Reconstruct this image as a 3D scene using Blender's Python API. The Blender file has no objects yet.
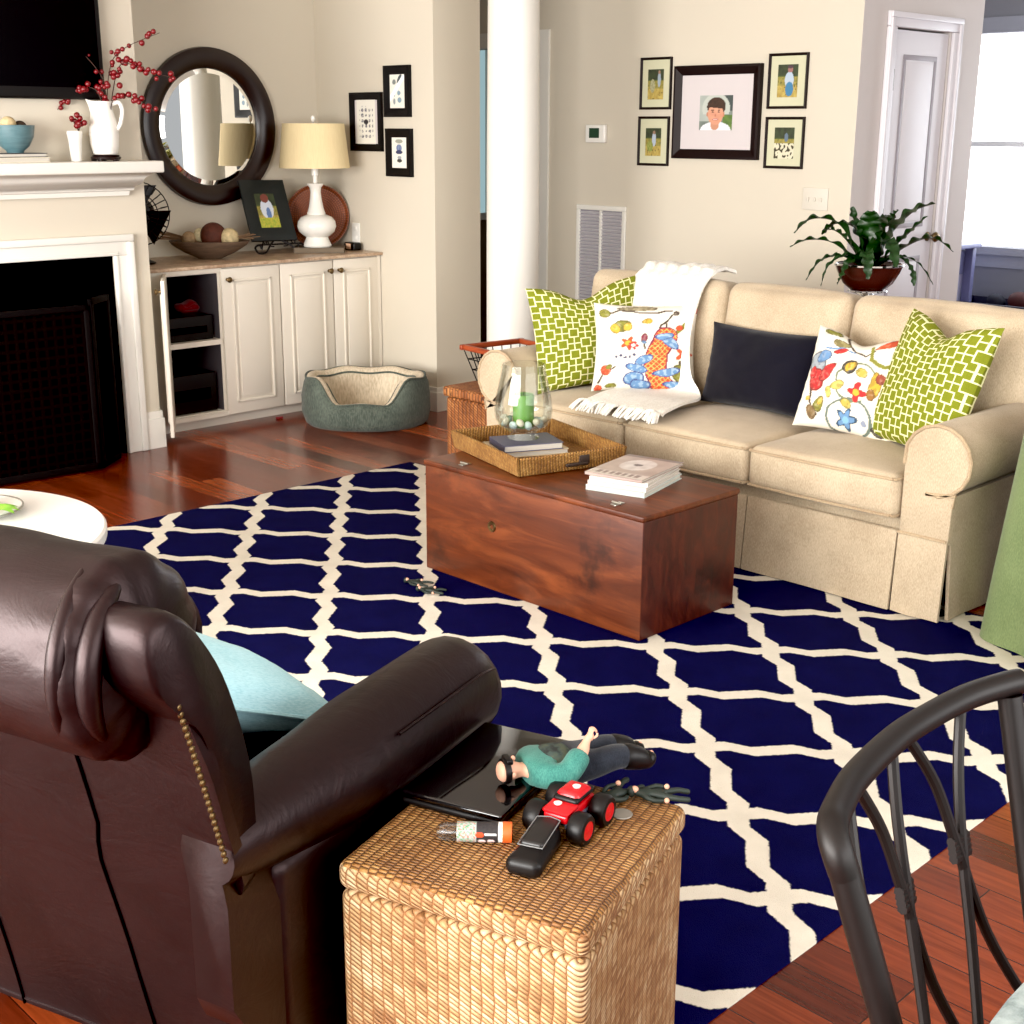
import bpy, bmesh, math, random
from mathutils import Vector, Matrix, noise
random.seed(7)
PI = math.pi
COL = bpy.context.scene.collection
SIN, COS, RAD = math.sin, math.cos, math.radians

# ------------------------------------------------------------------ materials
def lin(c):
    c = c / 255.0
    return c / 12.92 if c <= 0.04045 else ((c + 0.055) / 1.055) ** 2.4
def C(r, g, b): return (lin(r), lin(g), lin(b), 1.0)

class NT:
    """small wrapper round a node tree"""
    def __init__(s, name):
        s.m = bpy.data.materials.new(name); s.m.use_nodes = True
        s.t = s.m.node_tree; s.n = s.t.nodes
        s.b = s.n['Principled BSDF']
    def add(s, kind, **kw):
        n = s.n.new(kind)
        for k, v in kw.items():
            setattr(n, k, v)
        return n
    def link(s, a, b): s.t.links.new(a, b)
    def put(s, sock, v):
        if isinstance(v, (int, float)): sock.default_value = v
        elif isinstance(v, (tuple, list)): sock.default_value = v
        else: s.link(v, sock)
    def math(s, op, a, b=None, c=None):
        n = s.add('ShaderNodeMath', operation=op)
        s.put(n.inputs[0], a)
        if b is not None: s.put(n.inputs[1], b)
        if c is not None: s.put(n.inputs[2], c)
        return n.outputs[0]
    def mix(s, f, a, b, mode='MIX'):
        n = s.add('ShaderNodeMix', data_type='RGBA', blend_type=mode)
        s.put(n.inputs[0], f); s.put(n.inputs[6], a); s.put(n.inputs[7], b)
        return n.outputs[2]
    def coords(s, kind='Object'):
        return s.add('ShaderNodeTexCoord').outputs[kind]
    def xyz(s, v):
        n = s.add('ShaderNodeSeparateXYZ'); s.link(v, n.inputs[0]); return n.outputs
    def comb(s, x, y, z=0.0):
        n = s.add('ShaderNodeCombineXYZ')
        s.put(n.inputs[0], x); s.put(n.inputs[1], y); s.put(n.inputs[2], z); return n.outputs[0]
    def scale(s, v, k):
        n = s.add('ShaderNodeMapping'); s.link(v, n.inputs[0]); n.inputs['Scale'].default_value = k; return n.outputs[0]
    def noise(s, v, scale=5, detail=4, rough=.55, dist=0.0):
        n = s.add('ShaderNodeTexNoise'); s.link(v, n.inputs['Vector'])
        n.inputs['Scale'].default_value = scale; n.inputs['Detail'].default_value = detail
        n.inputs['Roughness'].default_value = rough; n.inputs['Distortion'].default_value = dist
        return n.outputs['Fac']
    def white(s, v):
        n = s.add('ShaderNodeTexWhiteNoise', noise_dimensions='3D'); s.link(v, n.inputs['Vector']); return n.outputs['Value']
    def ramp(s, f, stops):
        n = s.add('ShaderNodeValToRGB'); s.link(f, n.inputs[0])
        e = n.color_ramp.elements
        while len(e) < len(stops): e.new(.5)
        for i, (p, c) in enumerate(stops):
            e[i].position = p; e[i].color = c
        return n.outputs[0]
    def smooth(s, v, a, b):
        n = s.add('ShaderNodeMapRange', interpolation_type='SMOOTHSTEP')
        s.put(n.inputs[0], v); n.inputs[1].default_value = a; n.inputs[2].default_value = b
        return n.outputs[0]
    def bump(s, h, strength=.3, dist=.01):
        n = s.add('ShaderNodeBump'); s.link(h, n.inputs['Height'])
        n.inputs['Strength'].default_value = strength; n.inputs['Distance'].default_value = dist
        s.link(n.outputs[0], s.b.inputs['Normal'])
    def base(s, c): s.put(s.b.inputs['Base Color'], c)
    def rough(s, r): s.put(s.b.inputs['Roughness'], r)

MATS = {}
def plain(name, c, rough=.5, metal=0.0, vary=.06, scale=30, bump=0.0, spec=.5, sheen=0.0, coat=0.0):
    if name in MATS: return MATS[name]
    k = NT(name)
    v = k.coords()
    f = k.noise(v, scale, 3)
    d = tuple(x * (1 - vary * 2) for x in c[:3]) + (1,)
    l = tuple(min(1, x * (1 + vary)) for x in c[:3]) + (1,)
    k.base(k.mix(f, d, l)); k.rough(rough)
    k.b.inputs['Metallic'].default_value = metal
    k.b.inputs['Specular IOR Level'].default_value = spec
    k.b.inputs['Sheen Weight'].default_value = sheen
    k.b.inputs['Coat Weight'].default_value = coat
    if bump: k.bump(f, bump, .004)
    MATS[name] = k.m
    return k.m

def m_wall(name, c):
    k = NT(name); v = k.coords()
    f = k.noise(v, 1.3, 2); g = k.noise(v, 260, 2)
    k.base(k.mix(f, tuple(x * .96 for x in c[:3]) + (1,), c)); k.rough(.75)
    k.bump(g, .05, .002)
    return k.m

def m_floor():
    k = NT('cherry_planks'); v = k.coords(); x, y, z = k.xyz(v)
    W, L = .105, 1.15
    row = k.math('FLOOR', k.math('DIVIDE', x, W))
    off = k.math('MULTIPLY', k.white(k.comb(row, 3.0)), L)
    yy = k.math('ADD', y, off)
    col = k.math('FLOOR', k.math('DIVIDE', yy, L))
    rnd = k.white(k.comb(row, col, 1.0))
    g = k.noise(k.scale(k.comb(x, yy, rnd), (38, 2.2, 9)), 1.6, 6, .6, .6)
    c1 = k.ramp(rnd, [(0, C(84, 32, 17)), (.35, C(118, 48, 24)), (.7, C(140, 62, 31)), (1, C(166, 86, 46))])
    c2 = k.mix(k.smooth(g, .3, .75), k.mix(1.0, c1, (.55, .5, .48, 1), 'MULTIPLY'), c1)
    fx = k.math('ABSOLUTE', k.math('SUBTRACT', k.math('FRACT', k.math('DIVIDE', x, W)), .5))
    fy = k.math('ABSOLUTE', k.math('SUBTRACT', k.math('FRACT', k.math('DIVIDE', yy, L)), .5))
    seam = k.math('MAXIMUM', k.math('GREATER_THAN', fx, .487), k.math('GREATER_THAN', fy, .4985))
    k.base(k.mix(seam, c2, C(48, 18, 12)))
    k.rough(k.math('ADD', .16, k.math('MULTIPLY', g, .12)))
    k.b.inputs['Specular IOR Level'].default_value = .55
    k.bump(k.math('SUBTRACT', g, k.math('MULTIPLY', seam, 1.5)), .06, .002)
    return k.m

def m_rug(x0, y0):
    """navy rug with a cream trellis of stepped lines: lattice axes p, q through the point x0, y0"""
    k = NT('navy_trellis_pile'); v = k.coords(); x, y, z = k.xyz(v)
    u = k.math('DIVIDE', k.math('SUBTRACT', x, x0), .462)
    w = k.math('DIVIDE', k.math('SUBTRACT', y, y0), .551)
    p = k.math('ADD', u, w); q = k.math('SUBTRACT', u, w)
    F1 = .64      # share of each step that runs slightly off the diagonal; the rest steps along y
    def step(t):  # two steps between neighbouring crossings
        e = k.math('SUBTRACT', k.math('FRACT', k.math('ADD', k.math('MULTIPLY', t, 2.0), .5)), .5)
        a = k.math('ABSOLUTE', e)
        m = k.math('MINIMUM', k.math('DIVIDE', a, F1 / 2), k.math('DIVIDE', k.math('SUBTRACT', .5, a), (1 - F1) / 2))
        return k.math('MULTIPLY', k.math('SIGN', e), m)
    fuzz = k.math('MULTIPLY', k.math('SUBTRACT', k.noise(v, 120, 3), .5), .03)
    def line(a, b):
        o = k.math('ADD', k.math('MULTIPLY', step(b), -.037), fuzz)
        d = k.math('ABSOLUTE', k.math('SUBTRACT', k.math('FRACT', k.math('ADD', k.math('ADD', a, o), .5)), .5))
        return k.math('SUBTRACT', 1.0, k.smooth(d, .066, .080))
    m = k.math('MAXIMUM', line(p, q), line(q, p))
    n2 = k.noise(v, 9, 3)
    navy = k.mix(n2, C(12, 13, 46), C(18, 20, 72)); cream = k.mix(n2, C(206, 199, 184), C(240, 234, 220))
    k.base(k.mix(m, navy, cream)); k.rough(.95)
    k.b.inputs['Specular IOR Level'].default_value = .05
    k.bump(k.noise(v, 420, 2), .5, .006)
    return k.m

def m_weave(name, top, cols, cw=.021, sw=.0085, dark=(.25, .12, .05, 1), bump=.9):
    """woven strands; side faces use x+y across and z up, top faces x and y"""
    k = NT(name); v = k.coords(); x, y, z = k.xyz(v)
    if top: a, b = y, x
    else: a, b = k.math('ADD', x, y), z
    wob = k.math('MULTIPLY', k.math('SUBTRACT', k.noise(v, 14, 2), .5), .012)
    a = k.math('ADD', k.math('DIVIDE', k.math('ADD', a, wob), cw), 100.0)
    ca = k.math('FLOOR', a); fa = k.math('FRACT', a)
    if top: slant = k.math('MULTIPLY', k.math('MODULO', ca, 2.0), .5)
    else: slant = k.math('MULTIPLY', fa, -1.0)
    bb = k.math('ADD', k.math('ADD', k.math('DIVIDE', k.math('ADD', b, wob), sw), slant), 200.0)
    cb = k.math('FLOOR', bb); fb = k.math('FRACT', bb)
    h = k.math('MULTIPLY', k.math('POWER', k.math('SINE', k.math('MULTIPLY', fa, PI)), .6), k.math('POWER', k.math('SINE', k.math('MULTIPLY', fb, PI)), .7))
    rnd = k.white(k.comb(ca, cb, 2.0))
    big = k.noise(v, 9, 4, .6)
    tone = k.ramp(k.math('ADD', k.math('MULTIPLY', rnd, .5), k.math('MULTIPLY', k.smooth(big, .3, .75), .5)), cols)
    k.base(k.mix(k.smooth(h, .05, .55), dark, tone)); k.rough(.62)
    k.bump(h, bump, .006)
    return k.m

def m_fabric(name, c1, c2, scale=420, rough=.9, bump=.25, big=5):
    k = NT(name); v = k.coords(); x, y, z = k.xyz(v)
    n1 = k.noise(k.scale(v, (1, 1, .25)), scale, 2); n2 = k.noise(v, big, 3)
    f = k.math('ADD', k.math('MULTIPLY', n1, .6), k.math('MULTIPLY', n2, .4))
    k.base(k.mix(k.smooth(f, .3, .7), c1, c2)); k.rough(rough)
    k.b.inputs['Specular IOR Level'].default_value = .2
    k.b.inputs['Sheen Weight'].default_value = .15
    k.bump(n1, bump, .003)
    return k.m

def m_trellis_pillow():
    """olive pillow cloth with cream outlined linked squares, drawn in UV space"""
    k = NT('olive_link_cloth'); u, w, _ = k.xyz(k.coords('UV'))
    n = 4.6
    a = k.math('MULTIPLY', u, n); b = k.math('MULTIPLY', w, n)
    def cell(ox, oy):
        fx = k.math('ABSOLUTE', k.math('SUBTRACT', k.math('FRACT', k.math('ADD', a, ox)), .5))
        fy = k.math('ABSOLUTE', k.math('SUBTRACT', k.math('FRACT', k.math('ADD', b, oy)), .5))
        d = k.math('MAXIMUM', fx, fy)
        ring = k.math('LESS_THAN', k.math('ABSOLUTE', k.math('SUBTRACT', d, .195)), .026)
        bar = k.math('MULTIPLY', k.math('LESS_THAN', k.math('MINIMUM', fx, fy), .024), k.math('GREATER_THAN', d, .195))
        fill = k.math('LESS_THAN', d, .17)
        return ring, bar, fill
    r1, b1, f1 = cell(0, 0); r2, b2, f2 = cell(.5, .5)
    # squares of the second lattice are the smaller ones hidden behind the first
    line = k.math('MULTIPLY', k.math('MAXIMUM', k.math('MAXIMUM', r1, r2), k.math('MULTIPLY', k.math('MAXIMUM', b1, b2), k.math('SUBTRACT', 1.0, k.math('MAXIMUM', f1, f2)))), 1.0)
    # half-size squares where the linking bars cross
    def small(ox, oy):
        fx = k.math('ABSOLUTE', k.math('SUBTRACT', k.math('FRACT', k.math('ADD', a, ox)), .5)); fy = k.math('ABSOLUTE', k.math('SUBTRACT', k.math('FRACT', k.math('ADD', b, oy)), .5))
        return k.math('LESS_THAN', k.math('ABSOLUTE', k.math('SUBTRACT', k.math('MAXIMUM', fx, fy), .305)), .0)

    v = k.coords(); nz = k.noise(v, 300, 2)
    k.base(k.mix(line, k.mix(nz, C(98, 106, 20), C(128, 134, 38)), C(226, 222, 172))); k.rough(.9)
    k.b.inputs['Specular IOR Level'].default_value = .2
    k.bump(nz, .2, .003)
    return k.m

def m_painted(name='printed_colours', rough=.85):
    if name in MATS: return MATS[name]
    k = NT(name); a = k.add('ShaderNodeAttribute', attribute_name='Col')
    v = k.coords(); nz = k.noise(v, 300, 2)
    k.base(k.mix(k.math('MULTIPLY', nz, .12), a.outputs['Color'], (.35, .3, .25, 1))); k.rough(rough)
    k.b.inputs['Specular IOR Level'].default_value = .25
    MATS[name] = k.m
    return k.m

def m_wood(name, c1, c2, c3, sx=(1.2, 14, 14), rough=.4, spots=True, scale=2.0):
    k = NT(name); v = k.coords()
    g = k.noise(k.scale(v, sx), scale, 7, .62, .8)
    col = k.ramp(g, [(.25, c1), (.5, c2), (.75, c3)])
    if spots:
        s = k.smooth(k.noise(v, 5.5, 4, .6), .55, .75)
        col = k.mix(k.math('MULTIPLY', s, .75), col, tuple(x * .22 for x in c1[:3]) + (1,))
    k.base(col); k.rough(k.math('ADD', rough - .06, k.math('MULTIPLY', g, .16)))
    k.bump(g, .15, .003)
    return k.m

def m_leather(name, c1, c2, rough=.36):
    k = NT(name); v = k.coords()
    n = k.noise(v, 3.5, 4, .6); f = k.noise(v, 150, 3)
    k.base(k.mix(k.smooth(n, .3, .7), c1, c2))
    k.rough(k.math('ADD', rough - .05, k.math('MULTIPLY', n, .16)))
    k.b.inputs['Specular IOR Level'].default_value = .36; k.b.inputs['Specular Tint'].default_value = (1, .74, .74, 1)
    w = k.noise(k.scale(v, (7, 3, 7)), 1.5, 4, .6, 1.2)
    k.bump(k.math('ADD', k.math('MULTIPLY', f, .08), w), .12, .02)
    return k.m

def m_thin(name, c=(1, 1, 1, 1), rough=.02):
    """thin clear wall: transparent with a Fresnel reflection"""
    k = NT(name); k.n.remove(k.b)
    t = k.add('ShaderNodeBsdfTransparent'); t.inputs[0].default_value = c
    g = k.add('ShaderNodeBsdfGlossy'); g.inputs['Roughness'].default_value = rough
    f = k.add('ShaderNodeFresnel'); f.inputs['IOR'].default_value = 1.42
    v = k.coords(); nzz = k.noise(v, 3, 2)
    m = k.add('ShaderNodeMixShader'); k.link(k.math('ADD', k.math('MULTIPLY', f.outputs[0], .42), k.math('MULTIPLY', nzz, .02)), m.inputs[0])
    k.link(t.outputs[0], m.inputs[1]); k.link(g.outputs[0], m.inputs[2])
    k.link(m.outputs[0], k.n['Material Output'].inputs[0])
    return k.m
def m_glass(name, c=(1, 1, 1, 1), rough=0.0):
    if name in MATS: return MATS[name]
    k = NT(name)
    k.base(c); k.rough(rough); k.b.inputs['Transmission Weight'].default_value = 1.0; k.b.inputs['IOR'].default_value = 1.46
    MATS[name] = k.m
    return k.m

def m_emit(name, c, s):
    k = NT(name)
    v = k.coords(); f = k.noise(v, 2.0, 2)
    k.base((0, 0, 0, 1)); k.put(k.b.inputs['Emission Color'], k.mix(f, c, tuple(min(1, x * 1.1) for x in c[:3]) + (1,)))
    k.b.inputs['Emission Strength'].default_value = s
    return k.m

WALL = m_wall('cream_wall_paint', C(206, 197, 180))
CEIL = m_wall('ceiling_paint', C(228, 224, 214))
WHITE = plain('white_gloss_paint', C(228, 225, 217), .35, vary=.02, scale=3)
DOORW = plain('cool_white_paint', C(222, 218, 222), .4, vary=.02, scale=3)
CABW = plain('cabinet_paint', C(222, 214, 200), .4, vary=.02, scale=3)
BLACK = plain('black_satin', C(13, 11, 11), .42, spec=.3)
SOOT = plain('soot_black', C(5, 4, 4), .95, spec=.02)
IRON = plain('dark_iron', C(26, 22, 21), .45, metal=.3, vary=.1, scale=60, spec=.35)
DARKW = plain('espresso_wood', C(32, 17, 15), .32, vary=.12)
TV = plain('tv_glass', C(3, 2, 3), .25, spec=.1)
BRASS = plain('aged_brass', C(112, 92, 62), .35, metal=.9)
STEEL = plain('brushed_steel', C(170, 168, 160), .3, metal=.9)
CHROME = plain('bright_silver', C(225, 225, 225), .12, metal=1.0, vary=.01)
LINEN = m_fabric('oat_linen', C(164, 146, 121), C(198, 181, 155), bump=.3)
PIPE = m_fabric('oat_piping', C(150, 128, 102), C(186, 166, 136))
NAVY = m_fabric('navy_cotton', C(4, 4, 14), C(9, 9, 26))
WOOL = m_fabric('white_wool', C(222, 216, 204), C(246, 243, 236), scale=160, bump=.7)
AQUA = m_fabric('aqua_cotton', C(146, 198, 210), C(180, 222, 232), bump=.12)
AQUAP = m_fabric('aqua_piping', C(150, 196, 208), C(176, 220, 228))
SAGE = m_fabric('sage_cotton', C(98, 114, 74), C(122, 138, 94), bump=.12)
LEATHER = m_leather('brown_leather', C(7, 2, 3), C(17, 6, 7))
OLIVE = m_trellis_pillow()
PAINT = m_painted()
GLOSSPRINT = m_painted('photo_print', .5)
GLASS = m_thin('clear_glass', (.96, .98, .97, 1))

# ------------------------------------------------------------------ geometry
class MB:
    def __init__(s): s.v = []; s.f = []; s.uv = []; s.mi = []; s.col = None
    def add(s, vs, fs, uv=None, mi=0, M=None):
        o = len(s.v)
        s.v += [tuple(M @ Vector(p)) if M else tuple(p) for p in vs]
        for i, f in enumerate(fs):
            s.f.append(tuple(o + j for j in f)); s.uv.append(uv[i] if uv else None); s.mi.append(mi)
        return s
    def box(s, x0, x1, y0, y1, z0, z1, mi=0, M=None):
        vs = [(x, y, z) for z in (z0, z1) for y in (y0, y1) for x in (x0, x1)]
        return s.add(vs, [(0, 2, 3, 1), (4, 5, 7, 6), (0, 1, 5, 4), (2, 6, 7, 3), (0, 4, 6, 2), (1, 3, 7, 5)], mi=mi, M=M)
    def rbox(s, x0, x1, y0, y1, z0, z1, r=.01, k=3, n=1, crown=(0, 0, 0), mi=0, M=None, fn=None):
        """box with rounded edges; n inner cuts; crown bulges the faces along x, y, z"""
        c = ((x0 + x1) / 2, (y0 + y1) / 2, (z0 + z1) / 2); hd = [(x1 - x0) / 2, (y1 - y0) / 2, (z1 - z0) / 2]
        r = min(r, min(hd) * .999)
        ax = []
        for h in hd:
            e = [-h + r * i / k for i in range(k)]
            inn = [-(h - r) + 2 * (h - r) * i / (n) for i in range(n + 1)]
            ax.append(e + inn + [-t for t in reversed(e)])
        idx = {}; vs = []
        def vid(p):
            key = tuple(round(t, 6) for t in p)
            if key not in idx:
                q = [max(-(hd[i] - r), min(hd[i] - r, p[i])) for i in range(3)]
                d = Vector([p[i] - q[i] for i in range(3)])
                if d.length > 1e-9: d = d.normalized() * r
                o = [q[i] + d[i] for i in range(3)]
                t = [p[i] / hd[i] for i in range(3)]
                for i in range(3):
                    a, b = (i + 1) % 3, (i + 2) % 3
                    o[i] += crown[i] * t[i] * (1 - t[a] ** 2) * (1 - t[b] ** 2)
                o = [o[i] + c[i] for i in range(3)]
                if fn: o = fn(*o)
                idx[key] = len(vs); vs.append(tuple(o))
            return idx[key]
        fs = []
        for i in range(3):
            a, b = (i + 1) % 3, (i + 2) % 3
            for sgn in (-1, 1):
                for ia in range(len(ax[a]) - 1):
                    for ib in range(len(ax[b]) - 1):
                        q = []
                        for (da, db) in ((0, 0), (1, 0), (1, 1), (0, 1)):
                            p = [0, 0, 0]; p[i] = sgn * hd[i]; p[a] = ax[a][ia + da]; p[b] = ax[b][ib + db]; q.append(vid(p))
                        if sgn < 0: q.reverse()
                        if len(set(q)) == 4: fs.append(tuple(q))
        return s.add(vs, fs, mi=mi, M=M)
    def lathe(s, prof, seg=40, cx=0, cy=0, cz=0, mi=0, M=None, sx=1, sy=1, close=False):
        vs = []; fs = []; n = len(prof)
        for i in range(seg):
            a = 2 * PI * i / seg
            for (r, z) in prof: vs.append((cx + r * COS(a) * sx, cy + r * SIN(a) * sy, cz + z))
        for i in range(seg):
            j = (i + 1) % seg
            for p in range(n - 1):
                fs.append((i * n + p, j * n + p, j * n + p + 1, i * n + p + 1))
            if close: fs.append((i * n + n - 1, j * n + n - 1, j * n, i * n))
        if not close:
            if prof[0][0] > 1e-6: fs.append(tuple(i * n for i in reversed(range(seg))))
            if prof[-1][0] > 1e-6: fs.append(tuple(i * n + n - 1 for i in range(seg)))
        return s.add(vs, fs, mi=mi, M=M)
    def tube(s, pts, r, seg=8, mi=0, M=None, closed=False, cap=True):
        P = [Vector(p) for p in pts]; n = len(P)
        R = r if isinstance(r, (list, tuple)) else [r] * n
        T = []
        for i in range(n):
            if closed: t = P[(i + 1) % n] - P[i - 1]
            else: t = P[min(i + 1, n - 1)] - P[max(i - 1, 0)]
            T.append(t.normalized() if t.length > 1e-9 else Vector((0, 0, 1)))
        up = Vector((0, 0, 1)) if abs(T[0].z) < .9 else Vector((1, 0, 0))
        nrm = (up - T[0] * up.dot(T[0])).normalized()
        vs = []; fs = []
        for i in range(n):
            nrm = (nrm - T[i] * nrm.dot(T[i]))
            nrm = nrm.normalized() if nrm.length > 1e-6 else T[i].orthogonal().normalized()
            b = T[i].cross(nrm)
            for k in range(seg):
                a = 2 * PI * k / seg
                vs.append(tuple(P[i] + (nrm * COS(a) + b * SIN(a)) * R[i]))
        for i in range(n if closed else n - 1):
            j = (i + 1) % n
            for k in range(seg):
                l = (k + 1) % seg
                fs.append((i * seg + k, i * seg + l, j * seg + l, j * seg + k))
        if cap and not closed:
            fs.append(tuple(reversed(range(seg)))); fs.append(tuple((n - 1) * seg + k for k in range(seg)))
        return s.add(vs, fs, mi=mi, M=M)
    def sphere(s, c, r, seg=12, rings=8, mi=0, M=None, sq=(1, 1, 1)):
        prof = [(max(1e-7, r * SIN(PI * i / rings)), -r * COS(PI * i / rings)) for i in range(rings + 1)]
        vs = []; fs = []; n = rings + 1
        for i in range(seg):
            a = 2 * PI * i / seg
            for (q, z) in prof: vs.append((c[0] + q * COS(a) * sq[0], c[1] + q * SIN(a) * sq[1], c[2] + z * sq[2]))
        for i in range(seg):
            j = (i + 1) % seg
            for p in range(n - 1): fs.append((i * n + p, j * n + p, j * n + p + 1, i * n + p + 1))
        return s.add(vs, fs, mi=mi, M=M)
    def prism(s, poly, a0, a1, axis='x', mi=0, M=None, bev=0.0):
        """2-D polygon swept along an axis; (u, v) are the other two axes in order"""
        n = len(poly); cu = sum(p[0] for p in poly) / n; cv = sum(p[1] for p in poly) / n
        mx = max(math.hypot(p[0] - cu, p[1] - cv) for p in poly)
        rings = [(a0, bev), (a0 + bev * .3, bev * .3), (a0 + bev, 0), (a1 - bev, 0), (a1, bev)] if bev else [(a0, 0), (a1, 0)]
        vs = []; fs = []
        for (a, ins) in rings:
            k = 1 - ins / mx
            for (u, v) in poly:
                u2, v2 = cu + (u - cu) * k, cv + (v - cv) * k
                vs.append({'x': (a, u2, v2), 'y': (u2, a, v2), 'z': (u2, v2, a)}[axis])
        for i in range(len(rings) - 1):
            for k in range(n):
                l = (k + 1) % n
                fs.append((i * n + k, i * n + l, (i + 1) * n + l, (i + 1) * n + k))
        fs.append(tuple(reversed(range(n)))); fs.append(tuple((len(rings) - 1) * n + k for k in range(n)))
        return s.add(vs, fs, mi=mi, M=M)
    def grid(s, fn, nu, nv, mi=0, M=None, uvf=None, flip=False):
        vs = [fn(i / nu, j / nv) for j in range(nv + 1) for i in range(nu + 1)]
        fs = []; uv = []
        for j in range(nv):
            for i in range(nu):
                a = j * (nu + 1) + i
                f = (a, a + 1, a + nu + 2, a + nu + 1)
                w = [(i / nu, j / nv), ((i + 1) / nu, j / nv), ((i + 1) / nu, (j + 1) / nv), (i / nu, (j + 1) / nv)]
                if flip: f = f[::-1]; w = w[::-1]
                fs.append(f); uv.append(w)
        return s.add(vs, fs, uv, mi, M)
    def build(s, name, mat, parent=None, smooth=True, sharp=38, world=False, recalc=True):
        off = Vector((0, 0, 0))
        if parent is not None and world:
            q = parent
            while q: off += q.location; q = q.parent
        me = bpy.data.meshes.new(name)
        me.from_pydata([tuple(Vector(p) - off) for p in s.v], [], s.f)
        for m in (mat if isinstance(mat, (list, tuple)) else [mat]): me.materials.append(m)
        if len(me.polygons) == len(s.mi): me.polygons.foreach_set('material_index', s.mi)
        if any(u for u in s.uv):
            ul = me.uv_layers.new(name='UVMap'); d = []
            for u, f in zip(s.uv, s.f):
                for j in range(len(f)): d += list(u[j]) if u else [0, 0]
            ul.data.foreach_set('uv', d)
        if s.col:
            ca = me.color_attributes.new('Col', 'FLOAT_COLOR', 'POINT')
            ca.data.foreach_set('color', [t for c in s.col for t in c])
        if recalc:
            bm = bmesh.new(); bm.from_mesh(me); bmesh.ops.recalc_face_normals(bm, faces=bm.faces[:]); bm.to_mesh(me); bm.free()
        if smooth:
            me.polygons.foreach_set('use_smooth', [True] * len(me.polygons))
            me.set_sharp_from_angle(angle=RAD(sharp))
        me.update()
        o = bpy.data.objects.new(name, me); COL.objects.link(o)
        if parent is not None: o.parent = parent
        return o

def tag(o, label=None, cat=None, group=None, kind=None):
    if label: o['label'] = label
    if cat: o['category'] = cat
    if group: o['group'] = group
    if kind: o['kind'] = kind
    return o
def thing(name, label, cat, loc=(0, 0, 0), rz=0.0, group=None):
    o = bpy.data.objects.new(name, None); COL.objects.link(o)
    o.location = loc; o.rotation_euler = (0, 0, rz); o.empty_display_size = .05
    return tag(o, label, cat, group)
def struct(name, mb, mat, parent=None, **kw):
    o = mb.build(name, mat, parent, **kw)
    if parent is None: o['kind'] = 'structure'
    return o
def copy_tree(o, parent=None):
    c = o.copy(); COL.objects.link(c)
    if parent is not None: c.parent = parent
    for ch in list(o.children): copy_tree(ch, c)
    return c
def rotm(rz=0, rx=0, ry=0, loc=(0, 0, 0)):
    return Matrix.Translation(loc) @ Matrix.Rotation(rz, 4, 'Z') @ Matrix.Rotation(rx, 4, 'X') @ Matrix.Rotation(ry, 4, 'Y')
def spline(pts, n=8):
    """Catmull-Rom through the points"""
    P = [Vector(p) for p in pts]; out = []
    for i in range(len(P) - 1):
        a = P[max(i - 1, 0)]; b = P[i]; c = P[i + 1]; d = P[min(i + 2, len(P) - 1)]
        for k in range(n):
            t = k / n
            out.append(.5 * ((2 * b) + (c - a) * t + (2 * a - 5 * b + 4 * c - d) * t * t + (3 * b - a - 3 * c + d) * t ** 3))
    out.append(P[-1])
    return [tuple(p) for p in out]

# ---------------------------------------------------------------- painted prints
def S(r, g, b): return (lin(r), lin(g), lin(b), 1.0)
def ell(u, v, cx, cy, rx, ry, rot=0.0):
    dx, dy = u - cx, v - cy
    if rot: dx, dy = dx * COS(rot) + dy * SIN(rot), -dx * SIN(rot) + dy * COS(rot)
    return (dx / rx) ** 2 + (dy / ry) ** 2
def seg(u, v, pts):
    best = 9
    for (a, b), (c, d) in zip(pts[:-1], pts[1:]):
        dx, dy = c - a, d - b; L = dx * dx + dy * dy or 1e-9
        t = max(0, min(1, ((u - a) * dx + (v - b) * dy) / L))
        best = min(best, math.hypot(u - a - t * dx, v - b - t * dy))
    return best
def nz(u, v, s=1.0, k=0.0): return noise.noise(Vector((u * s, v * s, k)))
def mixc(a, b, t): return tuple(a[i] + (b[i] - a[i]) * t for i in range(4))

def p_boy(u, v):
    c = mixc(S(70, 88, 84), S(150, 160, 150), .5 + .5 * nz(u, v, 4, 1))
    if u > .72 and v < .45: c = mixc(S(110, 140, 60), S(60, 90, 50), .5 + .5 * nz(u, v, 8, 2))
    if u < .3 and v > .25: c = mixc(c, S(190, 196, 190), .6)
    if u > .75 and v > .55: c = mixc(c, S(28, 44, 50), .8)
    if ell(u, v, .5, .62, .42, .44) < 1 and v > .45: c = S(186, 192, 184)
    if ell(u, v, .5, -.02, .47, .27) < 1: c = S(222, 226, 232)
    if ell(u, v, .48, .16, .13, .16) < 1: c = S(196, 140, 112)
    if ell(u, v, .51, .68, .285, .27) < 1: c = mixc(S(40, 26, 20), S(70, 46, 34), .5 + .5 * nz(u, v, 14, 2))
    for ex in (.25, .735):
        if ell(u, v, ex, .46, .035, .07) < 1: c = S(190, 128, 100)
    if ell(u, v, .49, .46, .235, .31) < 1 and v < .66 - .10 * (u - .3): c = mixc(S(222, 164, 134), S(196, 132, 106), .5 + .5 * nz(u, v, 6, 4))
    if min(ell(u, v, .40, .52, .035, .018), ell(u, v, .59, .52, .035, .018)) < 1: c = S(60, 36, 30)
    if min(ell(u, v, .40, .575, .055, .012), ell(u, v, .59, .575, .055, .012)) < 1: c = S(90, 56, 44)
    if ell(u, v, .49, .42, .03, .035) < 1: c = S(184, 116, 92)
    if ell(u, v, .49, .315, .10, .028) < 1: c = S(170, 70, 66)
    if ell(u, v, .49, .32, .07, .012) < 1: c = S(238, 226, 216)
    return c
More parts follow.
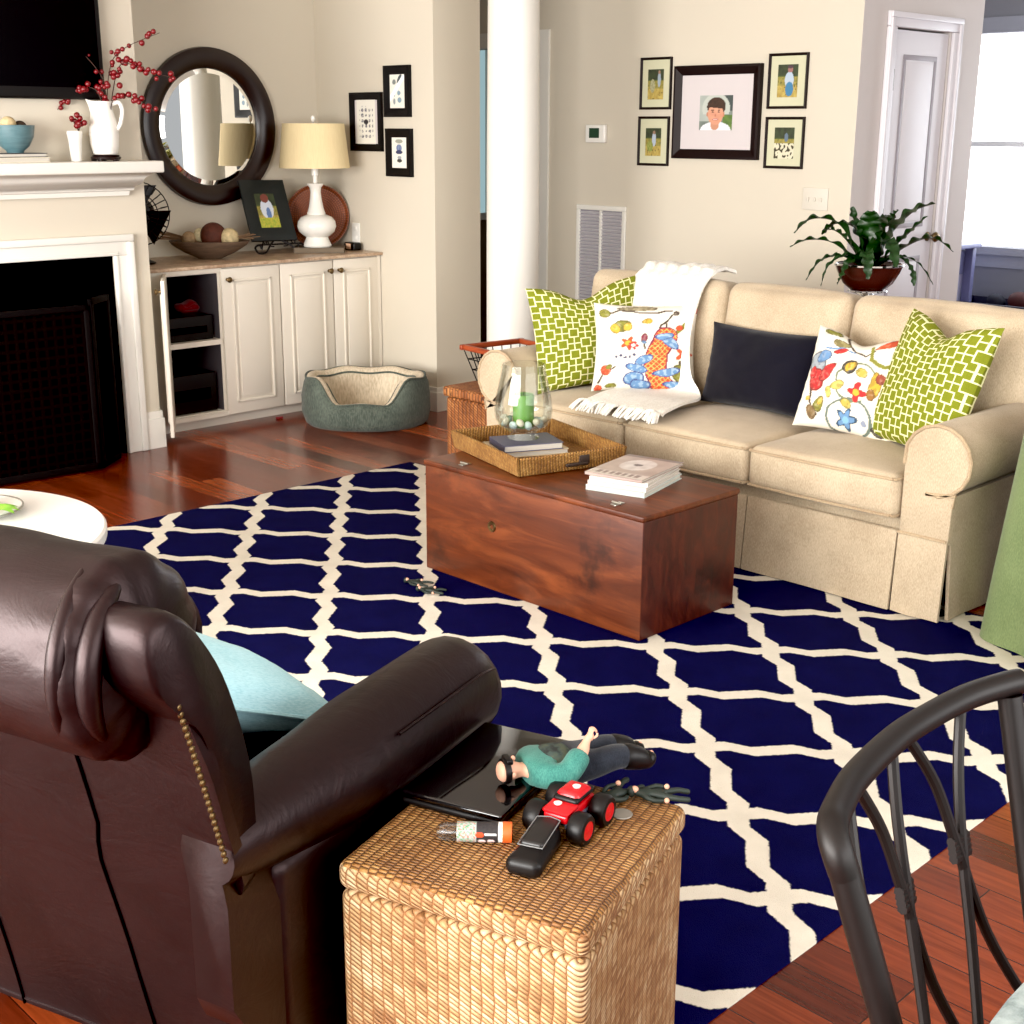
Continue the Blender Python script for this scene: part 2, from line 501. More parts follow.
def p_snap(kind):
    def f(u, v):
        g = .5 + .5 * nz(u, v, 7, kind * 3.1)
        h = .5 + .5 * nz(u, v, 16, kind * 5.3)
        c = mixc(S(24, 32, 22), S(58, 74, 44), g) if v > .62 else mixc(S(150, 124, 52), S(196, 176, 96), g)
        if .35 < v < .66: c = mixc(c, S(88, 104, 40), h)
        if h > .72 and v < .5: c = S(76, 66, 34)
        if kind == 0:
            if ell(u, v, .72, .66, .10, .25) < 1: c = S(150, 164, 178)
            if ell(u, v, .72, .9, .07, .06) < 1: c = S(150, 120, 100)
            if ell(u, v, .3, .45, .16, .22) < 1: c = mixc(S(190, 186, 150), S(110, 110, 70), h)
        elif kind == 1:
            if ell(u, v, .55, .6, .13, .26) < 1: c = S(168, 180, 196)
            if ell(u, v, .55, .84, .08, .07) < 1: c = S(140, 112, 92)
            if ell(u, v, .3, .35, .2, .2) < 1: c = mixc(S(170, 176, 90), S(90, 104, 40), h)
        elif kind == 2:
            if ell(u, v, .58, .52, .22, .26) < 1: c = S(174, 190, 206)
            if ell(u, v, .6, .25, .2, .22) < 1: c = S(56, 120, 160)
            if ell(u, v, .62, .84, .13, .09) < 1: c = S(150, 104, 100)
            if ell(u, v, .62, .93, .15, .05) < 1: c = S(70, 50, 62)
        elif kind == 3:
            if ell(u, v, .6, .68, .10, .14) < 1: c = S(90, 110, 130)
            if v < .5: c = S(214, 208, 182) if nz(u, v, 9, 8) > -.12 else S(54, 50, 30)
        else:
            if ell(u, v, .5, .55, .32, .3) < 1: c = S(206, 214, 226)
            if ell(u, v, .48, .86, .2, .13) < 1: c = S(120, 60, 50)
            if ell(u, v, .55, .4, .12, .2) < 1: c = S(90, 120, 170)
            if v < .3: c = mixc(S(90, 150, 50), S(214, 190, 70), h)
        return c
    return f
def p_sampler(kind):
    def f(u, v):
        c = S(232, 229, 218)
        if kind == 0:      # rows of small motifs round a dark one
            gx, gy = u * 5.2 - .1, v * 8.5
            fx, fy = gx % 1 - .5, gy % 1 - .5
            if .14 < u < .88 and .1 < v < .86 and math.hypot(fx, fy) < .30 + .16 * nz(int(gx), int(gy), 1.7, 4) and nz(u, v, 40, 2) > -.2:
                c = mixc(S(120, 120, 130), S(70, 70, 84), .5 + .5 * nz(int(gx), int(gy), 3, 1))
            if ell(u, v, .5, .5, .12, .06) < 1: c = S(28, 24, 34)
        elif kind == 1:    # shells with a white glare across
            if ell(u, v, .66, .86, .2, .09, .7) < 1: c = S(60, 74, 80)
            if ell(u, v, .3, .78, .12, .08) < 1: c = S(120, 128, 124)
            if min(ell(u, v, .62, .45, .12, .07), ell(u, v, .66, .24, .14, .08)) < 1: c = S(126, 152, 168)
            if min(ell(u, v, .3, .2, .08, .09), ell(u, v, .3, .4, .06, .06)) < 1: c = S(140, 150, 152)
            if abs((v - .62) - .7 * (u - .5)) < .1: c = S(250, 252, 252)
        else:              # stacked blue motifs
            if ell(u, v, .5, .88, .26, .07) < 1: c = S(150, 154, 140)
            if ell(u, v, .5, .66, .2, .12) < 1: c = mixc(S(84, 104, 146), S(130, 146, 176), .5 + .5 * nz(u, v, 12, 1))
            if ell(u, v, .5, .52, .24, .07) < 1: c = S(44, 54, 90)
            if ell(u, v, .52, .34, .14, .06) < 1: c = S(150, 156, 160)
            if ell(u, v, .52, .24, .18, .06) < 1: c = S(54, 56, 54)
        return c
    return f

RED, RUST, GOLD, LEAF, SKYB, STEM, PLUM = S(186, 34, 38), S(206, 74, 36), S(196, 162, 50), S(122, 122, 40), S(96, 136, 178), S(66, 52, 40), S(120, 30, 60)
def flower(u, v, cx, cy, r, c1, c2, k=5):
    d = math.hypot(u - cx, v - cy); a = math.atan2(v - cy, u - cx)
    if d < r * .38: return c2
    if d < r * (.78 + .26 * COS(k * a)): return c1
    return None
def inkblob(c, u, v, x, y, rx, ry, ro, col):
    """a motif with a darker inked outline and streaks inside"""
    e = ell(u, v, x, y, rx, ry, ro)
    if e >= 1: return c
    if e > .74: return mixc(col, S(44, 34, 30), .62)
    return mixc(col, S(236, 224, 200), .28 * max(0, nz(u, v, 34, x * 9)) + .0) if nz(u, v, 24, y * 7) > -.22 else mixc(col, S(60, 44, 34), .35)
def p_floral_bird(u, v):
    """left floral pillow: big red latticed plume with blue feathers on the lower right"""
    c = S(222, 216, 202); u, v = u + .016 * nz(u, v, 9, 1), v + .016 * nz(u, v, 9, 2)
    for pts, w, col in (([(.66, .46), (.78, .62), (.93, .80), (.99, .96)], .022, LEAF), ([(.62, .6), (.66, .75), (.76, .88)], .009, STEM), ([(.72, .62), (.7, .78)], .008, STEM),
                        ([(.08, .86), (.25, .93), (.5, .9), (.75, .93)], .010, STEM), ([(.5, .48), (.5, .6)], .009, STEM), ([(.05, .08), (.12, .2), (.2, .25)], .010, STEM), ([(.84, .2), (.86, .34)], .012, STEM), ([(.9, .5), (.93, .66)], .008, STEM)):
        if seg(u, v, pts) < w: c = col
    for (x, y, rx, ry, ro, col) in ((.27, .74, .10, .065, .3, LEAF), (.2, .70, .05, .06, 0, GOLD), (.33, .73, .05, .05, 0, GOLD), (.1, .88, .06, .045, .2, LEAF), (.52, .80, .06, .035, .2, GOLD), (.8, .90, .035, .028, 0, STEM), (.84, .72, .035, .03, 0, RUST), (.5, .60, .035, .045, 0, PLUM), (.5, .555, .03, .02, 0, SKYB),
                                (.12, .22, .05, .07, .4, RUST), (.14, .26, .03, .03, 0, LEAF), (.98, .92, .04, .03, .8, RED), (.88, .18, .10, .13, .4, LEAF), (.93, .12, .06, .07, 0, S(70, 76, 30)), (.18, .05, .06, .03, 0, LEAF), (.5, .03, .12, .025, 0, PLUM), (.42, .96, .2, .03, .05, S(150, 140, 110)), (.06, .02, .04, .04, .8, RUST)):
        c = inkblob(c, u, v, x, y, rx, ry, ro, col)
    for i in range(5):
        if ell(u, v, .22 + .045 * i, .38 + .015 * SIN(i * 2), .013, .018, i) < 1: c = S(56, 60, 96)
    f = flower(u, v, .33, .53, .085, RUST, GOLD); c = f or c
    f = flower(u, v, .39, .50, .05, RED, S(230, 200, 190)); c = f or c
    f = flower(u, v, .90, .42, .09, RUST, STEM); c = f or c
    spine = [(.72, .62), (.64, .45), (.60, .27), (.66, .10), (.70, .02)]
    d = seg(u, v, spine)
    if d < .115:
        g = ((u + v) * 17) % 1; h = ((u - v) * 17) % 1
        c = S(226, 176, 96) if min(g, h) < .2 else RUST
        if d > .1: c = PLUM
    for (x, y, rx, ry, ro) in ((.76, .55, .11, .055, -.7), (.70, .62, .10, .04, .2), (.50, .34, .11, .05, .5), (.42, .24, .12, .05, -.3), (.40, .12, .11, .07, .2), (.47, .05, .10, .06, 0), (.72, .20, .15, .045, .25), (.80, .05, .12, .05, -.2)):
        e = ell(u, v, x, y, rx, ry, ro)
        if e < 1: c = S(60, 76, 130) if e > .72 else (SKYB if nz(u, v, 26, 3) > -.1 else S(150, 176, 200))
    return c
def p_floral_vine(u, v):
    """right floral pillow: curling vines, leaves and blossoms"""
    c = S(222, 216, 202); u, v = u + .02 * nz(u, v, 8, 1), v + .02 * nz(u, v, 8, 2)
    ring = abs(math.hypot(u - .60, v - .50) - .20)
    if ring < .011 and not (u > .7 and v < .5): c = S(110, 120, 96)
    if abs(math.hypot((u - .60) / 1.25, v - .14) - .18) < .011: c = S(96, 110, 100)
    for pts, w, col in (([(.35, 1.0), (.5, .86), (.62, .80), (.7, .86)], .010, STEM), ([(.66, .92), (.70, .75), (.84, .68), (.99, .76)], .018, LEAF), ([(.2, .78), (.36, .86), (.5, .84)], .010, SKYB), ([(.1, .42), (.16, .24), (.26, .12)], .010, STEM)):
        if seg(u, v, pts) < w: c = col
    for (x, y, rx, ry, ro, col) in ((.13, .62, .12, .12, .5, S(150, 160, 168)), (.2, .70, .10, .05, .6, SKYB), (.17, .46, .10, .12, .2, RED), (.10, .52, .05, .07, 0, RED), (.28, .56, .05, .12, -.5, RED), (.36, .82, .08, .03, .5, RED), (.34, .90, .10, .04, .2, S(140, 130, 80)), (.50, .66, .09, .085, .2, S(60, 60, 56)), (.51, .67, .07, .05, .3, GOLD), (.48, .65, .03, .06, 0, GOLD), (.42, .44, .075, .045, .3, S(190, 176, 90)), (.34, .36, .03, .06, 0, S(190, 176, 90)),
                                (.56, .27, .07, .04, -.5, S(176, 160, 70)), (.64, .60, .04, .06, .6, S(176, 160, 70)), (.80, .50, .06, .13, .1, GOLD), (.84, .56, .05, .05, .3, S(140, 60, 40)), (.78, .40, .04, .06, 0, S(140, 96, 40)), (.96, .48, .06, .12, 0, S(70, 80, 110)), (.92, .38, .07, .06, .5, PLUM), (.94, .24, .09, .10, 0, RUST), (.96, .80, .06, .05, .5, RUST), (.80, .94, .12, .035, .5, RUST), (.27, .22, .055, .08, 0, LEAF), (.28, .25, .03, .04, 0, GOLD), (.20, .14, .05, .07, .6, S(120, 96, 60)), (.12, .27, .03, .03, 0, GOLD), (.9, .08, .08, .06, 0, S(60, 60, 50)), (.2, .97, .1, .03, 0, LEAF)):
        c = inkblob(c, u, v, x, y, rx, ry, ro, col)
    f = flower(u, v, .64, .40, .10, RED, GOLD, 4); c = f or c
    f = flower(u, v, .58, .12, .11, S(40, 70, 96), SKYB); c = f or c
    f = flower(u, v, .58, .12, .085, SKYB, S(120, 170, 200)); c = f or c
    if ell(u, v, .76, .12, .03, .025) < 1: c = S(130, 140, 160)
    return c

def print_mesh(name, w, h, fn, parent, y=0.0, z0=0.0, nx=48, ny=48, mat=None, M=None):
    """flat print in the local x-z plane facing -y, centred on x"""
    mb = MB()
    mb.grid(lambda a, b: (w * (a - .5), y, z0 + h * b), nx, ny, M=M)
    mb.col = [fn((i + .0) / nx, (j + .0) / ny) for j in range(ny + 1) for i in range(nx + 1)]
    return mb.build(name, mat or GLOSSPRINT, parent, recalc=False)

# ---------------------------------------------------------------- SETTING
HC = 2.75
def wallbox(name, x0, x1, y0, y1, z0=0, z1=HC, mat=WALL): return struct(name, MB().box(x0, x1, y0, y1, z0, z1), mat, smooth=False)
struct('floor', MB().box(-3.2, 12.2, -2.2, 8.6, -.08, 0), m_floor(), smooth=False)
struct('ceiling', MB().box(-3.2, 12.2, -2.2, 8.6, HC, HC + .08), CEIL, smooth=False)
# chimney breast (left), with the firebox hole cut out
CH_Y, CH_X = 6.0, 3.39
YW = 6.75      # alcove wall face
FB0, FB1, FBZ = 2.06, 3.195, .98
wb = MB()
wb.box(FB1, CH_X, CH_Y, YW, 0, HC); wb.box(1.2, FB0, CH_Y, YW, 0, HC); wb.box(FB0, FB1, CH_Y, YW, FBZ, HC)
struct('wall_chimney', wb, WALL, smooth=False)
struct('wall_alcove', MB().box(-3.2, 5.0, YW, 7.0, 0, HC), WALL, smooth=False)
struct('wall_side', MB().box(5.0, 5.345, 5.69, 7.3, 0, HC), WALL, smooth=False)
# wall with the five pictures, with a doorway at its far end
wb = MB(); wb.box(6.2, 6.32, 3.8006, 6.06, 0, HC); wb.box(6.2, 6.32, 6.06, 6.95, 2.07, HC); wb.box(6.2, 6.32, 6.95, 7.3, 0, HC)
struct('wall_back', wb, WALL, smooth=False)
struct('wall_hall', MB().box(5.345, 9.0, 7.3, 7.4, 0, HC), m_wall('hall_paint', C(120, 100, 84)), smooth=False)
PWALL = m_wall('cool_wall_paint', C(208, 200, 196))
wb = MB(); DX0, DX1, DZ = 6.50, 7.10, 2.09
wb.box(6.2006, DX0, 3.80, 3.92, 0, HC); wb.box(DX1, 7.45, 3.80, 3.92, 0, HC); wb.box(DX0, DX1, 3.80, 3.92, DZ, HC); wb.box(7.33, 7.45, 3.92, 7.3, 0, HC)
struct('wall_pantry', wb, PWALL, smooth=False)
# far room to the right with a bright window
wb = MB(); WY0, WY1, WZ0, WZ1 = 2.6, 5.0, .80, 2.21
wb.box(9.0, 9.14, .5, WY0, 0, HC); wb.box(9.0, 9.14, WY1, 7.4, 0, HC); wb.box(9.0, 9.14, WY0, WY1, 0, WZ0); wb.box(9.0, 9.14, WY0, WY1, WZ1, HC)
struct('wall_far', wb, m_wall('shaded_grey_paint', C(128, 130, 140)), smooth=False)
def baseboard(name, pts, h=.14, d=.016):
    """pts: polyline on the floor, the board stands to its right-hand side"""
    mb = MB()
    for (a, b) in zip(pts[:-1], pts[1:]):
        A, B = Vector(a), Vector(b); t = (B - A).normalized(); n = Vector((t.y, -t.x))
        for (dd, z0, z1) in ((d, 0, h * .8), (d * .6, h * .8, h)):
            q = [A - t * 0, B + t * (dd if 1 else 0), B + n * dd + t * dd, A + n * dd]
            mb.add([(p.x, p.y, z) for z in (z0, z1) for p in q], [(3, 2, 1, 0), (4, 5, 6, 7), (0, 1, 5, 4), (1, 2, 6, 5), (2, 3, 7, 6), (3, 0, 4, 7)])
    return struct(name, mb, WHITE, smooth=False)
baseboard('baseboard_chimney', [(3.30, CH_Y), (CH_X, CH_Y), (CH_X, 6.19)], .19)
baseboard('baseboard_side', [(5.0, 6.18), (5.0, 5.69), (5.345, 5.69)])
baseboard('baseboard_back', [(6.2, 5.95), (6.2, 3.80), (6.40, 3.80)])
tr = MB(); tr.box(6.185, 6.2, 5.97, 6.06, 0, 2.07); tr.box(6.185, 6.2, 6.95, 7.04, 0, 2.07); tr.box(6.185, 6.2, 5.97, 7.04, 2.07, 2.16)
struct('trim_1', tr, WHITE, smooth=False)

# pantry door
dr = thing('door_1', None, None, (0, 0, 0)); dr['kind'] = 'structure'
d0, d1 = DX0 + .01, DX1 - .01
mb = MB(); mb.box(d0, d1, 3.810, 3.845, .01, DZ - .01)
def panel_unused(mb, x0, x1, z0, z1, y):
    for (a, b, c, d) in ((x0, x1, z0, z0 + .018), (x0, x1, z1 - .018, z1), (x0, x0 + .018, z0 + .0185, z1 - .0185), (x1 - .018, x1, z0 + .0185, z1 - .0185)):
        mb.rbox(a, b, y - .012, y + .002, c, d, .004, 1)
    mb.rbox(x0 + .05, x1 - .05, y - .010, y + .01, z0 + .05, z1 - .05, .008, 1)
for (z0, z1) in ((1.06, 1.96), (.22, .90)):
    x0, x1 = d0 + .12, d1 - .11
    mb.rbox(x0 + .034, x1 - .034, 3.804, 3.812, z0 + .034, z1 - .034, .006, 2)
mb.build('door_slab', DOORW, dr)
for (z0, z1) in ((1.06, 1.96), (.22, .90)):
    x0, x1 = d0 + .12, d1 - .11; gm = MB()
    for (a, b, c, d) in ((x0, x1, z0, z0 + .026), (x0, x1, z1 - .026, z1), (x0, x0 + .026, z0 + .0262, z1 - .0262), (x1 - .026, x1, z0 + .0262, z1 - .0262)): gm.rbox(a, b, 3.8055, 3.8105, c, d, .002, 1)
    gm.build('panel_groove_shade', plain('groove_shade_grey', C(160, 154, 160), .5, vary=.02), dr)  # grey strips paint the shade of the grooves round each panel
mb = MB()
for (x0, x1, z0, z1) in ((DX0 - .075, DX0, 0, DZ), (DX1, DX1 + .075, 0, DZ), (DX0 - .077, DX1 + .077, DZ + .0005, DZ + .075)):
    mb.rbox(x0, x1, 3.778, 3.7995, z0, z1, .006, 2)
for (x0, x1, z0, z1) in ((DX0 - .073, DX0 - .045, 0, DZ + .043), (DX1 + .045, DX1 + .073, 0, DZ + .043), (DX0 - .075, DX1 + .075, DZ + .044, DZ + .073)): mb.rbox(x0, x1, 3.766, 3.779, z0, z1, .004, 2)
mb.build('door_casing', DOORW, dr)
for hz in (1.83, 1.12, .25): MB().rbox(d0 - .012, d0 + .014, 3.790, 3.811, hz - .055, hz + .055, .004, 2).build('hinge', plain('dark_bronze', C(70, 54, 44), .4, metal=.6), dr)
MB().lathe([(.026, 0), (.026, .006), (.010, .012), (.010, .03), (.024, .042), (.030, .056), (.02, .068), (1e-4, .072)], 20, M=Matrix.Translation((d1 - .045, 3.810, 1.0)) @ Matrix.Rotation(PI / 2, 4, 'X')).build('door_knob', BRASS, dr)

# far window
wn = thing('window_1', None, None); wn['kind'] = 'structure'
PANE = m_emit('bright_daylight_sheer', (.93, .97, 1, 1), 3.2)
mb = MB()
for (y0, y1, z0, z1) in ((WY0 - .09, WY0, WZ0 - .1, WZ1), (WY1, WY1 + .09, WZ0 - .1, WZ1), (WY0 - .09, WY1 + .09, WZ1, WZ1 + .10)): mb.box(8.975, 9.0, y0, y1, z0, z1)
mb.box(8.93, 9.0, WY0 - .12, WY1 + .12, WZ0 - .05, WZ0); mb.box(8.98, 9.0, WY0 - .09, WY1 + .09, WZ0 - .14, WZ0 - .05)
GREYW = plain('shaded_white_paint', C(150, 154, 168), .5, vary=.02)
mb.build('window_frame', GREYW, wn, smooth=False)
mb = MB(); mb.box(9.02, 9.05, WY0, WY1, 1.47, 1.505); mb.box(9.02, 9.05, 3.76, 3.82, WZ0, WZ1)
for yy in (WY0, WY1 - .04): mb.box(9.02, 9.05, yy, yy + .04, WZ0, WZ1)
mb.build('sash', plain('sash_white', C(236, 240, 244), .5), wn, smooth=False)
MB().box(9.06, 9.07, WY0, WY1, WZ0, WZ1).build('pane', PANE, wn, smooth=False)
# pale opening seen through the hall doorway
w2 = thing('window_2', None, None); w2['kind'] = 'structure'
mb = MB()
for (a, b, c, d) in ((6.35, 7.30, .93, .98), (6.35, 7.30, 2.22, 2.28), (6.35, 6.40, .9802, 2.2198), (7.25, 7.30, .9802, 2.2198), (6.90, 6.92, .9802, 2.2198)): mb.box(a, b, 7.275, 7.2995, c, d)
mb.build('window_frame', WHITE, w2, smooth=False)
MB().box(6.40, 7.25, 7.292, 7.299, .98, 2.22).build('pane', m_emit('dim_teal_daylight', (.42, .62, .66, 1), .7), w2, smooth=False)

# round white column
cl = thing('column', 'white round column standing free beside the hall opening', 'column', (5.14, 5.215, 0))
MB().lathe([(.142, .16), (.142, .9), (.140, 1.5), (.134, 2.2), (.126, HC - .12)], 48).build('shaft', WHITE, cl)
mb = MB(); mb.lathe([(.19, .05), (.195, .07), (.185, .10), (.16, .115), (.155, .14), (.142, .16)], 48); mb.box(-.2, .2, -.2, .2, 0, .05); mb.build('base', WHITE, cl)
mb = MB(); mb.lathe([(.126, HC - .12), (.15, HC - .10), (.15, HC - .08), (.18, HC - .05)], 48); mb.box(-.2, .2, -.2, .2, HC - .05, HC - .001); mb.build('capital', WHITE, cl)

# ---------------------------------------------------------------- FIREPLACE WALL
mt = thing('fireplace_mantel', 'white crown moulded mantel shelf over the fireplace', 'mantel', (2.5, CH_Y, 1.2))
prof = [(CH_Y, 1.262), (CH_Y - .035, 1.262), (CH_Y - .04, 1.283), (CH_Y - .055, 1.287), (CH_Y - .06, 1.305), (CH_Y - .085, 1.318), (CH_Y - .10, 1.345), (CH_Y - .125, 1.365), (CH_Y - .135, 1.37)]
mb = MB()
L = [];
for (y, z) in prof:      # returns mitred at the right end
    e = CH_Y - y
    L.append(((1.25, y, z), (CH_X - .135 + e * .9, y, z), (CH_X - .135 + e * .9, CH_Y, z)))
vs = [p for r in L for p in r]; fs = []
for i in range(len(L) - 1):
    a, b = i * 3, (i + 1) * 3
    fs += [(a, a + 1, b + 1, b), (a + 1, a + 2, b + 2, b + 1)]
fs += [(24, 25, 26)]; fs += [tuple(i * 3 for i in range(9))]
mb.add(vs, fs); mb.build('crown_moulding', WHITE, mt, world=True, sharp=50)
MB().rbox(1.22, CH_X + .012, CH_Y - .185, CH_Y - .0005, 1.37, 1.424, .008, 2).build('shelf', WHITE, mt, world=True)
sr = thing('fireplace_surround', 'white moulded surround framing the black fireplace opening', 'fireplace', (2.6, CH_Y, 0))
mb = MB()
for (x0, x1, z0, z1) in ((FB1, FB1 + .104, .0, FBZ - .0005), (FB0 - .104, FB0, .0, FBZ - .0005), (FB0 - .104, FB1 + .104, FBZ, FBZ + .099)):
    mb.rbox(x0, x1, CH_Y - .018, CH_Y - .0005, z0, z1, .004, 2)
mb.rbox(FB1 + .07, FB1 + .105, CH_Y - .032, CH_Y - .017, 0, FBZ + .064, .007, 2); mb.rbox(FB0 - .105, FB1 + .1055, CH_Y - .032, CH_Y - .017, FBZ + .065, FBZ + .10, .007, 2); mb.rbox(FB1 + .0, FB1 + .018, CH_Y - .025, CH_Y - .017, 0, FBZ - .001, .004, 2); mb.rbox(FB0, FB1 + .018, CH_Y - .025, CH_Y - .017, FBZ, FBZ + .018, .004, 2)
mb.build('moulded_frame', WHITE, sr, world=True)
mb = MB(); mb.box(FB0, FB1, 6.5, 6.52, 0, FBZ); mb.box(FB0 + .001, FB0 + .02, CH_Y + .01, 6.5, 0, FBZ); mb.box(FB1 - .02, FB1 - .001, CH_Y + .002, 6.5, 0, FBZ); mb.box(FB0, FB1, CH_Y + .002, 6.5, FBZ - .02, FBZ - .001); mb.box(FB0, FB1, CH_Y + .01, 6.5, .001, .012)
mb.build('firebox', SOOT, sr, smooth=False, world=True)
fs_ = thing('fireplace_screen', 'black folding mesh screen standing before the fireplace', 'fireplace screen', (2.6, 5.78, 0))
k = NT('black_wire_mesh'); vx, vy, vz = k.xyz(k.coords())
cc = k.math('MAXIMUM', k.math('ABSOLUTE', k.math('SINE', k.math('MULTIPLY', vx, 70))), k.math('ABSOLUTE', k.math('SINE', k.math('MULTIPLY', vz, 70))))
k.base(k.mix(k.smooth(cc, .6, .98), C(4, 3, 3), C(14, 10, 9))); k.rough(.9); k.b.inputs['Specular IOR Level'].default_value = .03; k.bump(cc, .6, .006)
MESHM = k.m
def screen_panel(A, B, h):
    A, B = Vector(A), Vector(B); w = (B - A).length; ang = math.atan2(B.y - A.y, B.x - A.x)
    M = rotm(ang, loc=(A.x - 2.6, A.y - 5.78, 0))
    mb = MB()
    for (x0, x1, z0, z1) in ((0, w, .01, .045), (0, w, h - .03, h), (0, .028, .01, h), (w - .028, w, .01, h)): mb.rbox(x0, x1, -.011, .011, z0, z1, .005, 2, M=M)
    p = mb.build('screen_panel', plain('screen_iron', C(11, 8, 8), .7, spec=.08), fs_)
    MB().box(.02, w - .02, -.003, .003, .03, h - .02, M=M).build('mesh', MESHM, p, smooth=False)
screen_panel((2.93, 5.762), (3.09, 5.885), .815); screen_panel((2.25, 5.80), (2.926, 5.76), .79); screen_panel((2.07, 5.93), (2.246, 5.80), .815)

tv = thing('television', 'large black wall-mounted television above the mantel', 'television', (2.5, CH_Y, 1.71))
MB().rbox(1.85, 3.195, CH_Y - .06, CH_Y - .001, 1.698, 2.5, .012, 2).build('case', BLACK, tv, world=True)
MB().box(1.875, 3.170, CH_Y - .0615, CH_Y - .060, 1.750, 2.475).build('screen', TV, tv, smooth=False, world=True)

# mantel objects
MZ = 1.4245
def book(name, label, x0, x1, y0, y1, z0, z1, cov, rz=0.0, group=None, pages=None, cat='book', cx=None, cy=None):
    cx = (x0 + x1) / 2 if cx is None else cx; cy = (y0 + y1) / 2 if cy is None else cy
    b = thing(name, label, cat, (cx, cy, z0), rz, group); hx, hy, h = (x1 - x0) / 2, (y1 - y0) / 2, z1 - z0
    t = min(.003, h * .2); mb = MB()
    mb.box(-hx, hx, -hy, hy, 0, t); mb.box(-hx, hx, -hy, hy, h - t, h); mb.rbox(-hx, -hx + t, -hy, hy, 0, h, t * .45, 1)
    mb.build('cover', cov, b, smooth=False)
    MB().box(-hx + t, hx - .004, -hy + .004, hy - .004, t, h - t).build('pages', pages or PAGES, b, smooth=False)
    return b
k = NT('page_edges'); a = k.xyz(k.coords()); st = k.noise(k.scale(k.coords(), (2, 2, 900)), 1, 2)
k.base(k.mix(st, C(168, 162, 150), C(214, 208, 198))); k.rough(.8); PAGES = k.m
book('book', 'cream covered book lying flat on the mantel, under a dark one', 2.55, 2.845, 5.84, 5.97, MZ, MZ + .022, plain('cream_cover', C(216, 208, 186), .6))
book('book', 'thin dark covered book under the blue bowl on the mantel', 2.56, 2.835, 5.845, 5.965, MZ + .0225, MZ + .040, plain('charcoal_cover', C(44, 46, 48), .6))
k = NT('aqua_glaze'); v = k.coords(); n1 = k.noise(k.scale(v, (3, 3, 22)), 3, 4, .6, .6)
k.base(k.mix(n1, C(54, 88, 96), C(106, 136, 142))); k.rough(.3); k.bump(n1, .3, .004); GLAZE = k.m
bz = MZ + .041
bw = thing('bowl', 'blue-green glazed pottery bowl on two books on the mantel', 'bowl', (2.715, 5.905, bz))
MB().lathe([(.036, 0), (.038, .008), (.062, .028), (.084, .068), (.092, .118), (.088, .119), (.080, .07), (.055, .03), (1e-4, .018)], 36).build('body', GLAZE, bw)
for (x, y, z, r, c, lb) in ((-.026, -.012, .122, .034, C(206, 186, 142), 'pale tan decorative ball heaped in the blue-green bowl'), (.034, .004, .108, .030, C(64, 48, 34), 'dark brown decorative ball in the blue-green bowl'), (.004, .035, .112, .028, C(150, 120, 80), 'mid brown decorative ball at the rear of the blue-green bowl')):
    o = MB().sphere((0, 0, 0), r, 16, 10).build('decorative_ball', plain('ball_%d' % int(c[0] * 999), c, .8, vary=.3, scale=60, bump=.6)); o.location = (2.715 + x, 5.905 + y, bz + z); tag(o, lb, 'ball')
PORC = plain('white_porcelain', C(234, 231, 224), .22, vary=.01)
vs_ = thing('bud_vase', 'small white tapered vase of red berries on the mantel', 'vase', (3.0, 5.9, MZ))
MB().lathe([(.022, 0), (.024, .003), (.030, .09), (.036, .125), (.034, .135), (.030, .133), (.026, .09), (1e-4, .02)], 28).build('body', PORC, vs_)
st = thing('display_stand', 'dark carved wooden stand under the white pitcher', 'stand', (3.148, 5.9, MZ))
mb = MB(); mb.lathe([(.056, .006), (.068, .010), (.070, .018), (.060, .022), (.064, .028), (1e-4, .030)], 32)
mb.build('plate', DARKW, st)
for i in range(5):
    a = i * 2 * PI / 5
    MB().rbox(COS(a) * .055 - .01, COS(a) * .055 + .01, SIN(a) * .055 - .01, SIN(a) * .055 + .01, 0, .014, .004, 2).build('foot', DARKW, st)
pt = thing('pitcher', 'white ceramic pitcher holding tall red berry branches', 'pitcher', (3.148, 5.9, MZ + .0305))
pr = [(.052, 0), (.056, .004), (.064, .04), (.068, .09), (.062, .14), (.050, .185), (.045, .215), (.048, .236), (.044, .236), (.040, .21), (.045, .18), (.055, .13), (1e-4, .06)]
mb = MB(); mb.lathe(pr, 40)
nv = []
for (x, y, z) in mb.v:    # pulled spout on the left, away from the handle
    if z > .17:
        d = Vector((x, y)); w = max(0, d.normalized().dot(Vector((-.71, .70)))) ** 6 if d.length > .001 else 0
        t = (z - .17) / .066; x -= .030 * w * t * .71; y += .030 * w * t * .70; z += .012 * w * t
    nv.append((x, y, z))
mb.v = nv; mb.build('body', PORC, pt)
mb = MB(); mb.tube(spline([(.044, -.044 * 0, .222), (.078, -.0, .232), (.092, -.0, .195), (.080, 0, .14), (.062, 0, .11)]), .010, 10, M=Matrix.Rotation(-PI / 4, 4, 'Z')); mb.build('handle', PORC, pt)
STEMM = plain('brown_twig', C(58, 36, 26), .8); BERRY = plain('red_berry', C(116, 12, 20), .35, vary=.25, scale=40)
berry_me = MB().sphere((0, 0, 0), .0132, 10, 7).build('berry', BERRY); BME = berry_me.data; COL.objects.unlink(berry_me); bpy.data.objects.remove(berry_me)
